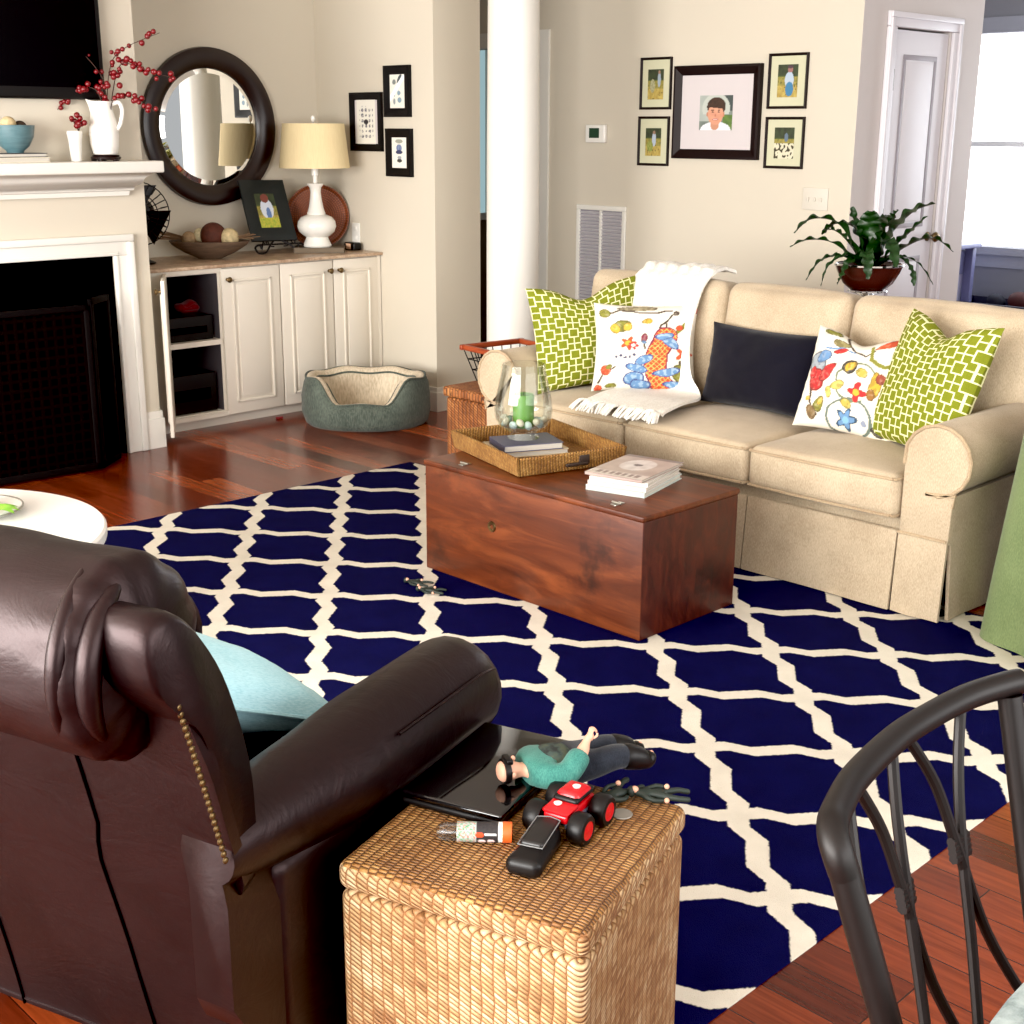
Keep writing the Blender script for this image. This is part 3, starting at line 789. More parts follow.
# local frame facing the viewer: r along the room's diagonal, so sprays spread as in the picture
RV = Vector((.712, -.702, 0)); FV = Vector((.702, .712, 0))
def spray(label, base, pts, nb, seed, group=None, start=.45):
    """pts: offsets (right, up, away) from the base"""
    rnd = random.Random(seed)
    t = thing('berry_branch', label, 'branch', base, 0, group)
    P = [tuple(RV * (p[0] * .82 + .02) + Vector((0, 0, p[1])) + FV * p[2]) for p in pts]
    c = spline(P, 6); n = len(c)
    MB().tube(c, [.0032 - .002 * i / n for i in range(n)], 6).build('stem', STEMM, t)
    for i in range(nb):
        q = Vector(c[min(n - 1, int((start + (1 - start) * (i + rnd.random() * .6) / nb) * (n - 1)))])
        d = Vector((rnd.uniform(-1, 1), rnd.uniform(-1, 1), rnd.uniform(-1, 1))) * .018
        o = bpy.data.objects.new('berry', BME); COL.objects.link(o); o.parent = t; o.location = q + d
        o.scale = [rnd.uniform(.75, 1.15)] * 3
B0 = (3.148, 5.9, MZ + .26 - .02)
spray('berry branch rising highest to the right from the white pitcher', B0, [(0, -.1, 0), (.01, .06, 0), (.05, .20, 0), (.14, .265, 0), (.33, .325, -.01)], 12, 1)
spray('berry branch reaching rightward over the round mirror frame', B0, [(.01, -.1, 0), (.04, .06, 0), (.11, .19, -.02), (.24, .16, -.03), (.40, .13, -.04)], 26, 2, start=.35)
spray('low berry branch drooping right in front of the mirror', B0, [(.01, -.1, 0), (.04, .02, -.02), (.10, .05, -.03), (.19, .03, -.04), (.29, -.02, -.05)], 16, 3)
spray('berry branch leaning up-left across the television screen', B0, [(-.01, -.1, 0), (-.0, .09, 0), (-.04, .17, 0), (-.13, .255, 0)], 5, 4)
spray('berry branch arching low to the left of the white pitcher', B0, [(-.01, -.1, 0), (-.03, .06, -.02), (-.11, .085, -.03), (-.19, .04, -.04), (-.27, -.02, -.05)], 13, 5, start=.3)
spray('short berry branch clustered just above the pitcher mouth', B0, [(0, -.1, .01), (.0, .03, -.01), (-.01, .07, -.02), (.02, .11, -.02)], 12, 6, start=.25)
B1 = (3.0, 5.9, MZ + .13)
for i, (dx, dz, lb) in enumerate(((-.035, .06, 'little berry sprig leaning left in the small white vase'), (.0, .075, 'little berry sprig upright in the small white vase'), (.022, .03, 'little berry sprig at the right rim of the small white vase'))):
    spray(lb, B1, [(0, -.09, 0), (0, 0, 0), (dx, dz, 0)], 5, 20 + i, start=.72)

# ---------------------------------------------------------------- ALCOVE: cabinet and what stands on it
CY, CZ = 6.175, .862
cb = thing('built_in_cabinet', 'white built-in cabinet of four panelled doors, leftmost open', 'cabinet', (4.2, 6.5, 0))
X0, X1 = CH_X + .02, 4.994
mb = MB()
mb.box(X0, X1, CY + .07, CY + .085, 0, .075)
mb.box(X0, X1, CY + .021, 6.74, .07, .09); mb.box(X0, X1, 6.72, 6.74, .0905, CZ - .031); mb.box(X0, X1, CY + .021, 6.74, CZ - .03, CZ - .003)
xs = [3.415, 3.905, 4.283, 4.650, 4.990]
for x in (X0 + .01, xs[1], xs[2], xs[3], X1 - .01): mb.box(x - .01, x + .01, CY + .0215, 6.719, .0905, CZ - .0305)
mb.box(X0, 3.56, CY + .004, CY + .0205, .0855, CZ - .0225); mb.box(X0, xs[1] + .01, CY + .004, CY + .0205, CZ - .022, CZ - .002); mb.box(X1 - .022, X1, CY, CY + .0205, .0755, CZ - .002)
mb.box(X0, xs[1] + .01, CY + .004, CY + .0205, .06, .085)
mb.build('carcass', CABW, cb, smooth=False, world=True)
mb = MB(); mb.box(3.5605, xs[1] - .0105, CY + .004, 6.7185, .455, .482); mb.build('shelf', CABW, cb, smooth=False, world=True)
mb = MB(); mb.box(X0 + .0215, xs[1] - .013, 6.712, 6.7185, .0915, CZ - .032); mb.box(xs[1] - .0125, xs[1] - .0115, CY + .022, 6.71, .0915, CZ - .032); mb.build('bay_shade_sheet', plain('bay_shade_grey', C(70, 66, 70), .8), cb, smooth=False, world=True)  # added dark sheets: the open bay's shade put into their colour
def cab_door(w, h, M, knob_x, knob_z):
    mb = MB()
    mb.rbox(.002, w - .002, 0, .019, .002, h - .002, .004, 1, M=M)
    i = .062
    for (a, b, c, d) in ((i, w - i, i, i + .014), (i, w - i, h - i - .014, h - i), (i, i + .014, i, h - i), (w - i - .014, w - i, i, h - i)): mb.rbox(a, b, -.009, .002, c, d, .004, 2, M=M)
    mb.rbox(i + .03, w - i - .03, -.006, .002, i + .03, h - i - .03, .005, 1, M=M)
    d = mb.build('door', CABW, cb, world=True)
    # shaded groove round the raised panel
    kb = MB().lathe([(.009, 0), (.007, .006), (.006, .014), (.014, .020), (.016, .028), (.010, .034), (1e-4, .036)], 16, M=M @ Matrix.Translation((knob_x, 0, knob_z)) @ Matrix.Rotation(PI / 2, 4, 'X'))
    kb.build('knob', BRASS, d, world=True)
DH = CZ - .006 - .062
cab_door(xs[2] - xs[1] - .004, DH, Matrix.Translation((xs[1] + .002, CY, .062)), .035, DH - .06)
cab_door(xs[3] - xs[2] - .004, DH, Matrix.Translation((xs[2] + .002, CY, .062)), xs[3] - xs[2] - .035, DH - .06)
cab_door(X1 - .02 - xs[3], DH, Matrix.Translation((xs[3] + .002, CY, .062)), .035, DH - .06)
# open door hinged at the left, swung out towards the room
cab_door(.335, DH, rotm(RAD(-122), loc=(3.555, CY - .004, .062)), .30, DH - .06)
k = NT('travertine_top'); v = k.coords(); n1 = k.noise(v, 14, 6, .65); n2 = k.noise(v, 70, 3)
k.base(k.mix(k.smooth(k.math('ADD', k.math('MULTIPLY', n1, .7), k.math('MULTIPLY', n2, .3)), .35, .65), C(152, 122, 98), C(202, 178, 152))); k.rough(.35); STONE = k.m
ct = MB().rbox(CH_X + .012, 4.9985, CY - .022, 6.748, CZ, CZ + .018, .004, 2).build('countertop', STONE); tag(ct, 'mottled tan stone top lying on the white cabinet', 'countertop')
TZ = CZ + .0185
# inside the open bay
rc = thing('media_box', 'black media receiver on the upper shelf of open cabinet', 'electronics', (3.66, 6.46, .4825))
MB().rbox(-.19, .21, -.24, .2, 0, .13, .006, 2).build('case', BLACK, rc); MB().box(-.15, .17, -.2405, -.239, .04, .075).build('display', TV, rc, smooth=False)
rc = thing('media_box', 'black media recorder at the bottom of open cabinet', 'electronics', (3.66, 6.46, .0915))
MB().rbox(-.19, .21, -.24, .2, 0, .21, .006, 2).build('case', BLACK, rc); MB().box(-.15, .17, -.2405, -.239, .07, .13).build('display', TV, rc, smooth=False)
REDC = m_fabric('red_cloth', C(96, 14, 18), C(130, 24, 28))
mb = MB(); mb.rbox(-.07, .07, -.05, .05, 0, .055, .025, 4, 4, (.01, .01, .02), fn=lambda x, y, z: (x, y, z + .012 * SIN(x * 60) * (z > .03))); o = mb.build('folded_cloth', REDC); o.location = (3.835, 6.42, .614); o.scale = (.85, .9, .75); tag(o, 'crumpled red cloth on the black receiver in open cabinet', 'cloth')
CAB = plain('black_cable', C(12, 12, 12), .5)
for (pts, lb) in (([(3.58, 6.42, .613), (3.62, 6.40, .655), (3.70, 6.42, .66), (3.74, 6.5, .617)], 'black cable looped on top of the receiver in open cabinet'), ([(3.62, 6.62, .618), (3.66, 6.66, .68), (3.76, 6.69, .74), (3.80, 6.705, .80)], 'thin black cable hanging up the back of open cabinet'),
                  ([(3.55, 6.5, .305), (3.58, 6.45, .36), (3.64, 6.52, .41), (3.70, 6.6, .308)], 'black cable on the lower recorder, left side of cabinet'), ([(3.70, 6.5, .305), (3.74, 6.45, .38), (3.80, 6.5, .42), (3.84, 6.6, .308)], 'black cable on the lower recorder, toward closed doors')):
    tag(MB().tube(spline(pts), .004, 6).build('cable', CAB), lb, 'cable')

# round mirror hung on the alcove wall
mr = thing('round_mirror', 'large round mirror in a wide dark wooden frame', 'mirror', (4.245, YW, 1.577))
RM = Matrix.Rotation(PI / 2, 4, 'X')
R0 = .43
MB().lathe([(R0 - .005, 0), (R0, .01), (R0 - .004, .034), (R0 - .03, .045), (R0 - .07, .04), (R0 - .10, .026), (R0 - .112, .014), (R0 - .112, 0)], 72, M=RM, close=True).build('frame', DARKW, mr)
k = NT('mirror_silver'); k.base((.93, .94, .93, 1)); k.rough(.01); k.b.inputs['Metallic'].default_value = 1.0
MB().lathe([(R0 - .105, .006), (R0 - .140, .014), (1e-4, .014)], 72, M=RM).build('mirror_glass', k.m, mr, sharp=5)

# black wire fan at the far left of the counter
fn_ = thing('desk_fan', 'black wire-cage desk fan half hidden behind the mantel', 'fan', (3.60, 6.46, TZ), RAD(-35))
MB().lathe([(.075, 0), (.08, .008), (.05, .02), (.014, .03), (.012, .17)], 24).build('stand', BLACK, fn_)
MB().lathe([(.07, -.04), (.085, .0), (.07, .06), (1e-4, .08)], 20, M=Matrix.Translation((0, .05, .26)) @ RM).build('motor', BLACK, fn_)
mb = MB()
for i in range(28):
    a = 2 * PI * i / 28
    mb.tube(spline([(COS(a) * .02, -.06, .26 + SIN(a) * .02), (COS(a) * .1, -.055, .26 + SIN(a) * .1), (COS(a) * .165, -.01, .26 + SIN(a) * .165), (COS(a) * .12, .05, .26 + SIN(a) * .12)], 4), .0028, 5)
for (r, y) in ((.165, -.01), (.11, -.053), (.03, -.06)): mb.tube([(COS(t * PI / 16) * r, y, .26 + SIN(t * PI / 16) * r) for t in range(32)], .003, 5, closed=True)
mb.build('cage', BLACK, fn_)
for i in range(3):
    M = Matrix.Translation((0, -.015, .26)) @ Matrix.Rotation(i * 2 * PI / 3, 4, 'Y') @ Matrix.Rotation(.35, 4, 'Z')
    MB().grid(lambda a, b: ((b - .5) * .15 * (.5 + a), .01 * SIN(b * PI), .03 + .115 * a), 6, 6, M=M).build('blade', BLACK, fn_)
# carved bowl with balls and twigs
WB = m_wood('driftwood_bowl', C(60, 46, 38), C(92, 74, 60), C(120, 98, 80), (4, 4, 30), .6, False)
bx, by = 4.03, 6.47
bo = thing('dough_bowl', 'shallow brown wooden bowl of balls and twigs on cabinet', 'bowl', (bx, by, TZ), RAD(-44.6))
MB().lathe([(.06, 0), (.065, .004), (.13, .035), (.19, .075), (.205, .098), (.198, .099), (.17, .07), (.10, .03), (1e-4, .016)], 44, sx=1.08, sy=.72).build('body', WB, bo)
for (x, y, z, r, c, lb) in ((.025, .0, .125, .072, C(84, 40, 26), 'large rusty brown woven ball in the wooden bowl'), (.115, -.01, .115, .052, C(206, 184, 140), 'cream and brown ball at right in the wooden bowl'), (-.050, .02, .125, .040, C(222, 206, 164), 'pale cream ball at centre left of the wooden bowl'), (-.11, .0, .108, .040, C(170, 140, 104), 'small tan ball among twigs in the wooden bowl')):
    q = Vector((bx, by, TZ + z)) + RV * x + FV * y
    o = MB().sphere((0, 0, 0), r, 20, 14).build('decorative_ball', plain('wball_%d' % int(c[0] * 999 + r * 1000), c, .8, vary=.35, scale=45, bump=.8)); o.location = q; tag(o, lb, 'ball')
TW = plain('dry_twig', C(112, 86, 62), .85)
for i in range(18):
    r_ = random.Random(i + 60); s = -1 if i < 12 else 1
    a = (bx, by, TZ)
    P = [Vector(a) + RV * p[0] + FV * p[1] + Vector((0, 0, p[2])) for p in ((s * r_.uniform(.03, .06), r_.uniform(-.02, .05), .085), (s * r_.uniform(.12, .15), r_.uniform(-.04, .05), .10 + r_.random() * .02), (s * r_.uniform(.22, .28), r_.uniform(-.08, .06), .10 + r_.random() * .05))]
    tag(MB().tube(spline([tuple(p) for p in P], 5), [.0052 - .0003 * j for j in range(11)], 6).build('twig', TW), 'dry curled twig sticking out of the shallow wooden bowl', 'twig', 'dry twigs in the wooden bowl')
# framed photo on a wrought easel
ez = thing('easel', 'scrolled black iron easel holding the tilted photo frame', 'easel', (4.505, 6.53, TZ), RAD(-8))
mb = MB()
for s in (-1, 1):
    mb.tube(spline([(s * .02, -.03, .075), (s * .06, -.06, .05), (s * .10, -.085, .014), (s * .14, -.07, .010), (s * .155, -.06, .040), (s * .125, -.055, .052), (s * .115, -.06, .03)], 5), .006, 7)
    mb.tube(spline([(s * .02, .0, .10), (s * .06, -.03, .075), (s * .055, -.05, .045), (s * .03, -.045, .04)], 5), .004, 7)
    mb.tube([(s * .09, -.045, .052), (s * .09, -.07, .056), (s * .09, -.072, .075)], .005, 6)
    mb.tube(spline([(s * .09, -.05, .05), (s * .07, .035, .15), (0, .10, .25)], 6), .004, 6)
mb.tube([(-.13, -.045, .052), (.13, -.045, .052)], .005, 7); mb.tube([(0, .10, .25), (0, .17, .004)], .004, 6)
mb.build('scrolls', IRON, ez)
FRAMEW = plain('frame_espresso', C(26, 14, 13), .5, vary=.1, spec=.2)
FRAMEB = plain('frame_black', C(12, 10, 11), .5, spec=.2)
def framed(name, label, cat, w, h, bw, depth, fmat, mat_w, mats, pics, M, group=None, bevel=.006):
    """frame in local x-z facing -y; origin at its bottom centre"""
    f = bpy.data.objects.new(name, None); COL.objects.link(f); f.empty_display_size = .05; f.matrix_world = M; tag(f, label, cat, group)
    mb = MB()
    # moulded frame: profile swept round a rectangle with mitred corners
    pr = [(0, 0), (0, -depth), (bw * .25, -depth * 1.1), (bw * .7, -depth * .8), (bw, -depth * .55), (bw, 0)]
    cs = [(-w / 2, 0, 1, 1), (w / 2, 0, -1, 1), (w / 2, h, -1, -1), (-w / 2, h, 1, -1)]
    vs = [(cx + sx * a, y, cz + sz * a) for (cx, cz, sx, sz) in cs for (a, y) in pr]; n = len(pr); fs = []
    for i in range(4):
        j = (i + 1) % 4
        for q in range(n - 1): fs.append((i * n + q, j * n + q, j * n + q + 1, i * n + q + 1))
    mb.add(vs, fs); mb.build('frame', fmat, f, sharp=25)
    if mat_w is not None: MB().box(-w / 2 + bw * .8, w / 2 - bw * .8, -depth * .5, -depth * .3, bw * .8, h - bw * .8).build('mount', mat_w, f, smooth=False)
    pw, ph, fn, px, pz = pics
    print_mesh('picture', pw, ph, fn, f, y=-depth * .5 - .0015, z0=pz, nx=44, ny=60)
    return f
MATW = plain('white_mount', C(204, 196, 196), .8, vary=.01); MATC = plain('cream_mount', C(198, 196, 166), .8, vary=.02)
TEALB = plain('black_green_frame', C(22, 30, 31), .45, vary=.15)
framed('photo_frame', 'dark green-black frame with snapshot leaning on iron easel', 'picture frame', .285, .365, .082, .018, TEALB, None, None, (.125, .205, p_snap(4), 0, .08), rotm(RAD(-6), RAD(-25), RAD(1), (4.478, 6.50, TZ + .068)))
# round woven tray against the wall
k = NT('woven_copper'); v = k.coords(); x, y, z = k.xyz(v)
rr = k.math('SQRT', k.math('ADD', k.math('POWER', x, 2.0), k.math('POWER', y, 2.0)))
wv = k.math('MULTIPLY', k.math('ABSOLUTE', k.math('SINE', k.math('MULTIPLY', rr, 260))), k.math('ABSOLUTE', k.math('SINE', k.math('MULTIPLY', k.math('ARCTAN2', y, x), 36))))
k.base(k.mix(k.math('ADD', k.math('MULTIPLY', wv, .6), k.math('MULTIPLY', k.noise(v, 22, 3), .4)), C(66, 26, 14), C(158, 84, 44))); k.rough(.45); k.bump(wv, .5, .004)
o = bpy.data.objects.new('round_tray', None); COL.objects.link(o); o.matrix_world = rotm(RAD(-36), PI / 2 - .12, 0, (4.848, 6.575, TZ + .190))
o.scale = (1.05, 1.05, 1.0); tag(o, 'round brown woven tray propped behind the white lamp', 'tray')
MB().lathe([(1e-4, 0), (.153, 0), (.157, .004), (.153, .008), (1e-4, .008)], 48).build('base', k.m, o)
MB().lathe([(.153, 0), (.172, .004), (.176, .022), (.170, .024), (.162, .012), (.153, .009)], 48, close=True).build('rim', k.m, o)
# lamp on a flat book
LX, LY = 4.725, 6.42
book('book', 'flat grey-brown book under the white lamp base', -.12, .17, -.09, .09, TZ, TZ + .030, plain('taupe_cover', C(92, 80, 64), .6), RAD(-40), pages=plain('tan_pages', C(112, 98, 80), .8), cx=LX + .01, cy=LY - .01)
lz = TZ + .0305
lp = thing('table_lamp', 'white gourd-shaped lamp with cream drum shade', 'lamp', (LX, LY, lz))
MB().lathe([(.080, 0), (.084, .008), (.076, .024), (.066, .045), (.064, .056), (.078, .064), (.102, .085), (.113, .115), (.108, .145), (.090, .168), (.062, .18), (.052, .184), (.054, .190), (.050, .198), (.042, .225), (.034, .27), (.030, .31), (.034, .335), (.046, .35), (.048, .358), (.02, .362), (1e-4, .363)], 48).build('base', PORC, lp)
MB().lathe([(.014, .362), (.014, .40), (.02, .402), (.02, .445), (1e-4, .446)], 16).build('neck', PORC, lp)
k = NT('cream_shade'); v = k.coords(); f = k.noise(k.scale(v, (90, 90, 3)), 2, 3)
k.base(k.mix(f, C(222, 200, 152), C(238, 220, 176))); k.rough(.85); k.b.inputs['Subsurface Weight'].default_value = .0
SHZ = .445
MB().lathe([(.202, SHZ), (.176, SHZ + .245), (.173, SHZ + .245), (.199, SHZ)], 56, close=True).build('lamp_shade', k.m, lp)
mb = MB(); mb.tube([(0, 0, .44), (0, 0, SHZ + .26)], .004, 8)
for i in range(3):
    a = i * 2 * PI / 3; mb.tube([(0, 0, SHZ + .235), (COS(a) * .174, SIN(a) * .174, SHZ + .235)], .003, 6)
mb.build('shade_carrier', STEEL, lp)
MB().lathe([(.008, SHZ + .255), (.014, SHZ + .268), (.012, SHZ + .284), (1e-4, SHZ + .292)], 16).build('finial', PORC, lp)
# outlet, plug on the side wall
ol = thing('wall_outlet', 'white outlet plate on the side wall behind the lamp', 'outlet', (5.0, 6.40, .975), RAD(-90))
MB().rbox(-.037, .037, -.007, -.0005, -.06, .06, .003, 2).build('plate', WHITE, ol)
for z in (-.027, .027): MB().rbox(-.015, .015, -.009, -.006, z - .012, z + .012, .003, 2).build('socket', PORC, ol)
pg = thing('power_adapter', 'black power adapter with pale tag behind the lamp', 'charger', (4.945, 6.37, TZ), RAD(-90))
MB().rbox(-.05, .05, -.03, .03, 0, .045, .01, 3).build('case', BLACK, pg); MB().box(-.025, .02, -.0315, -.0305, .008, .04).build('tag', plain('peach_tag', C(214, 172, 140), .7), pg, smooth=False)
# pet bed
SUEDE = m_fabric('green_grey_suede', C(58, 66, 60), C(94, 102, 92), 160, .95, .3, 8); FLEECE = m_fabric('beige_fleece', C(176, 160, 136), C(214, 200, 176), 120, .95, .5, 7)
pb = thing('dog_bed', 'grey-green oval dog bed with a beige lining', 'dog bed', (4.515, 5.735, 0), RAD(-44.6))
A_, B_ = .345, .27
def rimh(t):   # low entrance at the front
    d = abs((t - 1.5 * PI + PI) % (2 * PI) - PI)
    e = max(0, min(1, (d - .42) / .45)); e = e * e * (3 - 2 * e)
    return .145 + .125 * e + .006 * SIN(7 * t)
NS = 72
def ringmesh(prof, mat, name):
    mb = MB(); vs = []; fs = []; n = len(prof)
    for i in range(NS):
        t = 2 * PI * i / NS; h = rimh(t)
        for (r, zf) in prof:
            wob = 1 + .008 * SIN(5 * t + zf * 9)
            vs.append((COS(t) * A_ * r * wob, SIN(t) * B_ * (1 - (1 - r) * A_ / B_) * wob, zf * h))
    for i in range(NS):
        j = (i + 1) % NS
        for p in range(n - 1): fs.append((i * n + p, j * n + p, j * n + p + 1, i * n + p + 1))
    mb.add(vs, fs); return mb.build(name, mat, pb, sharp=80)
ringmesh([(.93, 0), (.985, .06), (1.03, .3), (1.03, .6), (1.0, .85), (.965, .96), (.93, 1.0)], SUEDE, 'bolster')
ringmesh([(.93, 1.0), (.88, 1.02), (.83, .97), (.79, .8), (.76, .5), (.74, .2)], FLEECE, 'lining')
for (r, zf, nm) in ((.955, .985, 'piping'), (.80, .9, 'piping')):
    MB().tube([(COS(2 * PI * i / NS) * A_ * r, SIN(2 * PI * i / NS) * B_ * (1 - (1 - r) * A_ / B_), zf * rimh(2 * PI * i / NS) + .003) for i in range(NS)], .0055, 6, closed=True).build(nm, SUEDE, pb)
MB().lathe([(1e-4, .07), (.5, .075), (.85, .06), (.98, .02), (.97, .0)], 48, sx=A_ * .8, sy=B_ * .74).build('cushion', FLEECE, pb)
tag(MB().rbox(-.02, .02, -.012, .012, 0, .012, .005, 2).build('plastic_toy', REDC), 'tiny red scrap of toy on the floor by the cabinet', 'toy').location = (4.22, 6.15, 0)

# side wall pictures
def on_side(y, z): return rotm(RAD(-90), loc=(4.999, y, z))
framed('picture_frame', 'largest black frame of the three on the side wall, with rows of motifs', 'picture frame', .288, .325, .042, .02, FRAMEB, MATW, None, (.17, .245, p_sampler(0), 0, .04), on_side(6.267, 1.448))
framed('picture_frame', 'upper small black frame on the side wall, with shell print', 'picture frame', .222, .275, .048, .022, FRAMEB, MATW, None, (.125, .178, p_sampler(1), 0, .048), on_side(5.983, 1.637))
framed('picture_frame', 'lower small black frame on the side wall, with blue motifs', 'picture frame', .222, .262, .048, .022, FRAMEB, MATW, None, (.125, .165, p_sampler(2), 0, .048), on_side(5.975, 1.313))
# back wall pictures
def on_back(y, z): return rotm(RAD(-90), loc=(6.199, y, z))
framed('picture_frame', 'large square dark brown frame with portrait of a smiling child', 'picture frame', .588, .50, .052, .03, FRAMEW, MATW, None, (.225, .185, p_boy, 0, .155), on_back(4.677, 1.418))
framed('picture_frame', 'upper left small frame beside the large portrait on back wall', 'picture frame', .225, .285, .014, .018, FRAMEW, MATC, None, (.115, .165, p_snap(0), 0, .055), on_back(5.118, 1.686))
framed('picture_frame', 'lower left small frame beside the large portrait on back wall', 'picture frame', .225, .275, .014, .018, FRAMEW, MATC, None, (.115, .155, p_snap(1), 0, .055), on_back(5.123, 1.373))
framed('picture_frame', 'upper right small frame beside the large portrait, child in blue', 'picture frame', .242, .28, .014, .018, FRAMEW, MATC, None, (.125, .165, p_snap(2), 0, .058), on_back(4.222, 1.684))
framed('picture_frame', 'lower right small frame beside the large portrait, pale animals photo', 'picture frame', .242, .266, .014, .018, FRAMEW, MATC, None, (.125, .16, p_snap(3), 0, .052), on_back(4.222, 1.377))
th = thing('thermostat', 'small white thermostat with a dark green screen', 'thermostat', (6.2, 5.565, 1.497), RAD(-90))
MB().rbox(-.078, .078, -.028, -.0005, 0, .105, .008, 3).build('case', PORC, th); MB().box(-.045, .035, -.0292, -.028, .028, .085).build('screen', plain('lcd_green', C(44, 70, 52), .3), th, smooth=False)
sw = thing('light_switch', 'white double switch plate on the back wall by plant', 'light switch', (6.2, 4.01, 1.168), RAD(-90))
SWM = plain('switch_plastic', C(206, 199, 186), .5, vary=.01)
MB().rbox(-.078, .078, -.007, -.0005, 0, .115, .003, 2).build('plate', SWM, sw)
for x in (-.04, 0, .04): MB().rbox(x - .005, x + .005, -.016, -.006, .045, .066, .002, 2).build('toggle', SWM, sw)
vt = thing('air_vent', 'white louvred return air grille low on the back wall', 'vent', (6.2, 5.518, .45), RAD(-90))
mb = MB(); VW, VH = .40, .68
for (x0, x1, z0, z1) in ((-VW / 2, VW / 2, 0, .03), (-VW / 2, VW / 2, VH - .03, VH), (-VW / 2, -VW / 2 + .03, .0302, VH - .0302), (VW / 2 - .03, VW / 2, .0302, VH - .0302), (-.01, .01, .0302, VH - .0302)): mb.rbox(x0, x1, -.014, -.0005, z0, z1, .004, 2)
mb.build('frame', WHITE, vt)
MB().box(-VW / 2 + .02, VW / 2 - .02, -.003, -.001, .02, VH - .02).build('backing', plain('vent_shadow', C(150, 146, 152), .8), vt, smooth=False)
mb = MB()
for i in range(30):
    z = .04 + i * .0205
    mb.box(-VW / 2 + .025, VW / 2 - .025, -.001, .001, -.009, .009, M=Matrix.Translation((0, -.008, z)) @ Matrix.Rotation(.75, 4, 'X'))
mb.build('louvre', plain('louvre_grey', C(206, 202, 206), .5), vt, smooth=False)

# ---------------------------------------------------------------- SOFA
RZ = .0042     # top of the rug
so = thing('sofa', 'oat linen slipcovered three-seat sofa with rolled arms', 'sofa', (4.38, 3.045, RZ))
YM = 3.045
def arm_poly(sg):
    y = lambda t: YM + sg * t
    P = [(y(.915), .27), (y(.915), .52)]
    cyy, cz, r = 1.03, .545, .118
    for i in range(13):
        a = RAD(160 - i * 22.0)   # inner side over the top to the outside
        P.append((y(cyy + COS(a) * r), cz + SIN(a) * r))
    P += [(y(1.105), .44), (y(1.098), .40), (y(1.095), .27)]
    return P
for sg in (-1, 1):
    P = arm_poly(sg)
    a = MB().prism(P, 3.925, 4.84, 'x', bev=.010).build('arm', LINEN, so, world=True, sharp=50)
    MB().tube([(3.926, p[0], p[1]) for p in P[1:-1]], .0065, 7).build('piping', PIPE, a, world=True)
MB().rbox(3.97, 4.80, 1.965, 4.125, .20, .335, .02, 2).build('base', LINEN, so, world=True)
MB().rbox(4.66, 4.87, 1.965, 4.125, .05, .86, .05, 4, 2).build('back_frame', LINEN, so, world=True)
# skirt panels with pleat gaps
def skirt(name, A, B, out, flare=.018, h=.285):
    A, B, out = Vector(A), Vector(B), Vector(out)
    rnd = random.Random(int(A.y * 100))
    ph = rnd.random() * 6
    def fn_o(a, b, inner):
        w = .004 * SIN(a * 7 + ph) * (1 - b)
        p = A.lerp(B, a) + out * (flare * (1 - b) + w - inner)
        return (p.x, p.y, RZ + .004 + (h - RZ - .004) * b)
    mb = MB(); mb.grid(lambda a, b: fn_o(a, b, 0), 14, 6); mb.grid(lambda a, b: fn_o(a, b, .012), 14, 6, flip=True)
    for e in (0, 1): mb.grid(lambda a, b: fn_o(e, b, .012 * a), 1, 6, flip=bool(e))
    mb.grid(lambda a, b: fn_o(a, 0, .012 * b), 14, 1)
    mb.build(name, LINEN, so, world=True)
fx = 3.922
for (y0, y1) in ((1.952, 2.128), (2.134, 2.742), (2.748, 3.342), (3.348, 3.956), (3.962, 4.138)): skirt('skirt', (fx, y0), (fx, y1), (-1, 0))
for (yy, d) in ((1.952, -1), (4.138, 1)):
    skirt('skirt', (3.95, yy), (4.36, yy), (0, d)); skirt('skirt', (4.37, yy), (4.85, yy), (0, d))
mb = MB()
for (yy) in (1.955, 4.135): mb.tube([(3.93, yy, .283), (4.85, yy, .283)], .006, 6)
mb.tube([(3.922, 1.955, .283), (3.922, 2.13, .283)], .006, 6); mb.tube([(3.922, 3.96, .283), (3.922, 4.135, .283)], .006, 6)
mb.build('skirt_welt', PIPE, so, world=True)
def cushion(name, x0, x1, y0, y1, z0, z1, r, crown, tilt=0.0):
    M = Matrix.Translation(((x0 + x1) / 2, (y0 + y1) / 2, z0)) @ Matrix.Rotation(tilt, 4, 'Y') @ Matrix.Translation((-(x0 + x1) / 2, -(y0 + y1) / 2, -z0))
    c = MB().rbox(x0, x1, y0, y1, z0, z1, r, 4, 9, crown, M=M, fn=lambda x, y, z: (x, y, z + .004 * noise.noise(Vector((x * 7, y * 7, z * 3 + y0))))).build(name, LINEN, so, world=True, sharp=70)
    return c, M
for (y0, y1) in ((2.137, 2.742), (2.748, 3.342), (3.348, 3.953)):
    c, M = cushion('seat_cushion', 3.900, 4.52, y0, y1, .322, .478, .035, (.008, .004, .030))
    for z in (.335, .462): MB().tube(spline([(4.3, y0 + .004, z), (3.94, y0 + .004, z), (3.91, y0 + .02, z), (3.902, y0 + .05, z), (3.896, (y0 + y1) / 2, z), (3.902, y1 - .05, z), (3.91, y1 - .02, z), (3.94, y1 - .004, z), (4.3, y1 - .004, z)], 4), .0055, 6).build('piping', PIPE, c, world=True)
for (y0, y1) in ((1.99, 2.745), (2.752, 3.338), (3.345, 4.10)):
    cushion('back_cushion', 4.45, 4.66, y0, y1, .47, .965, .055, (.05, .004, .012), .17)

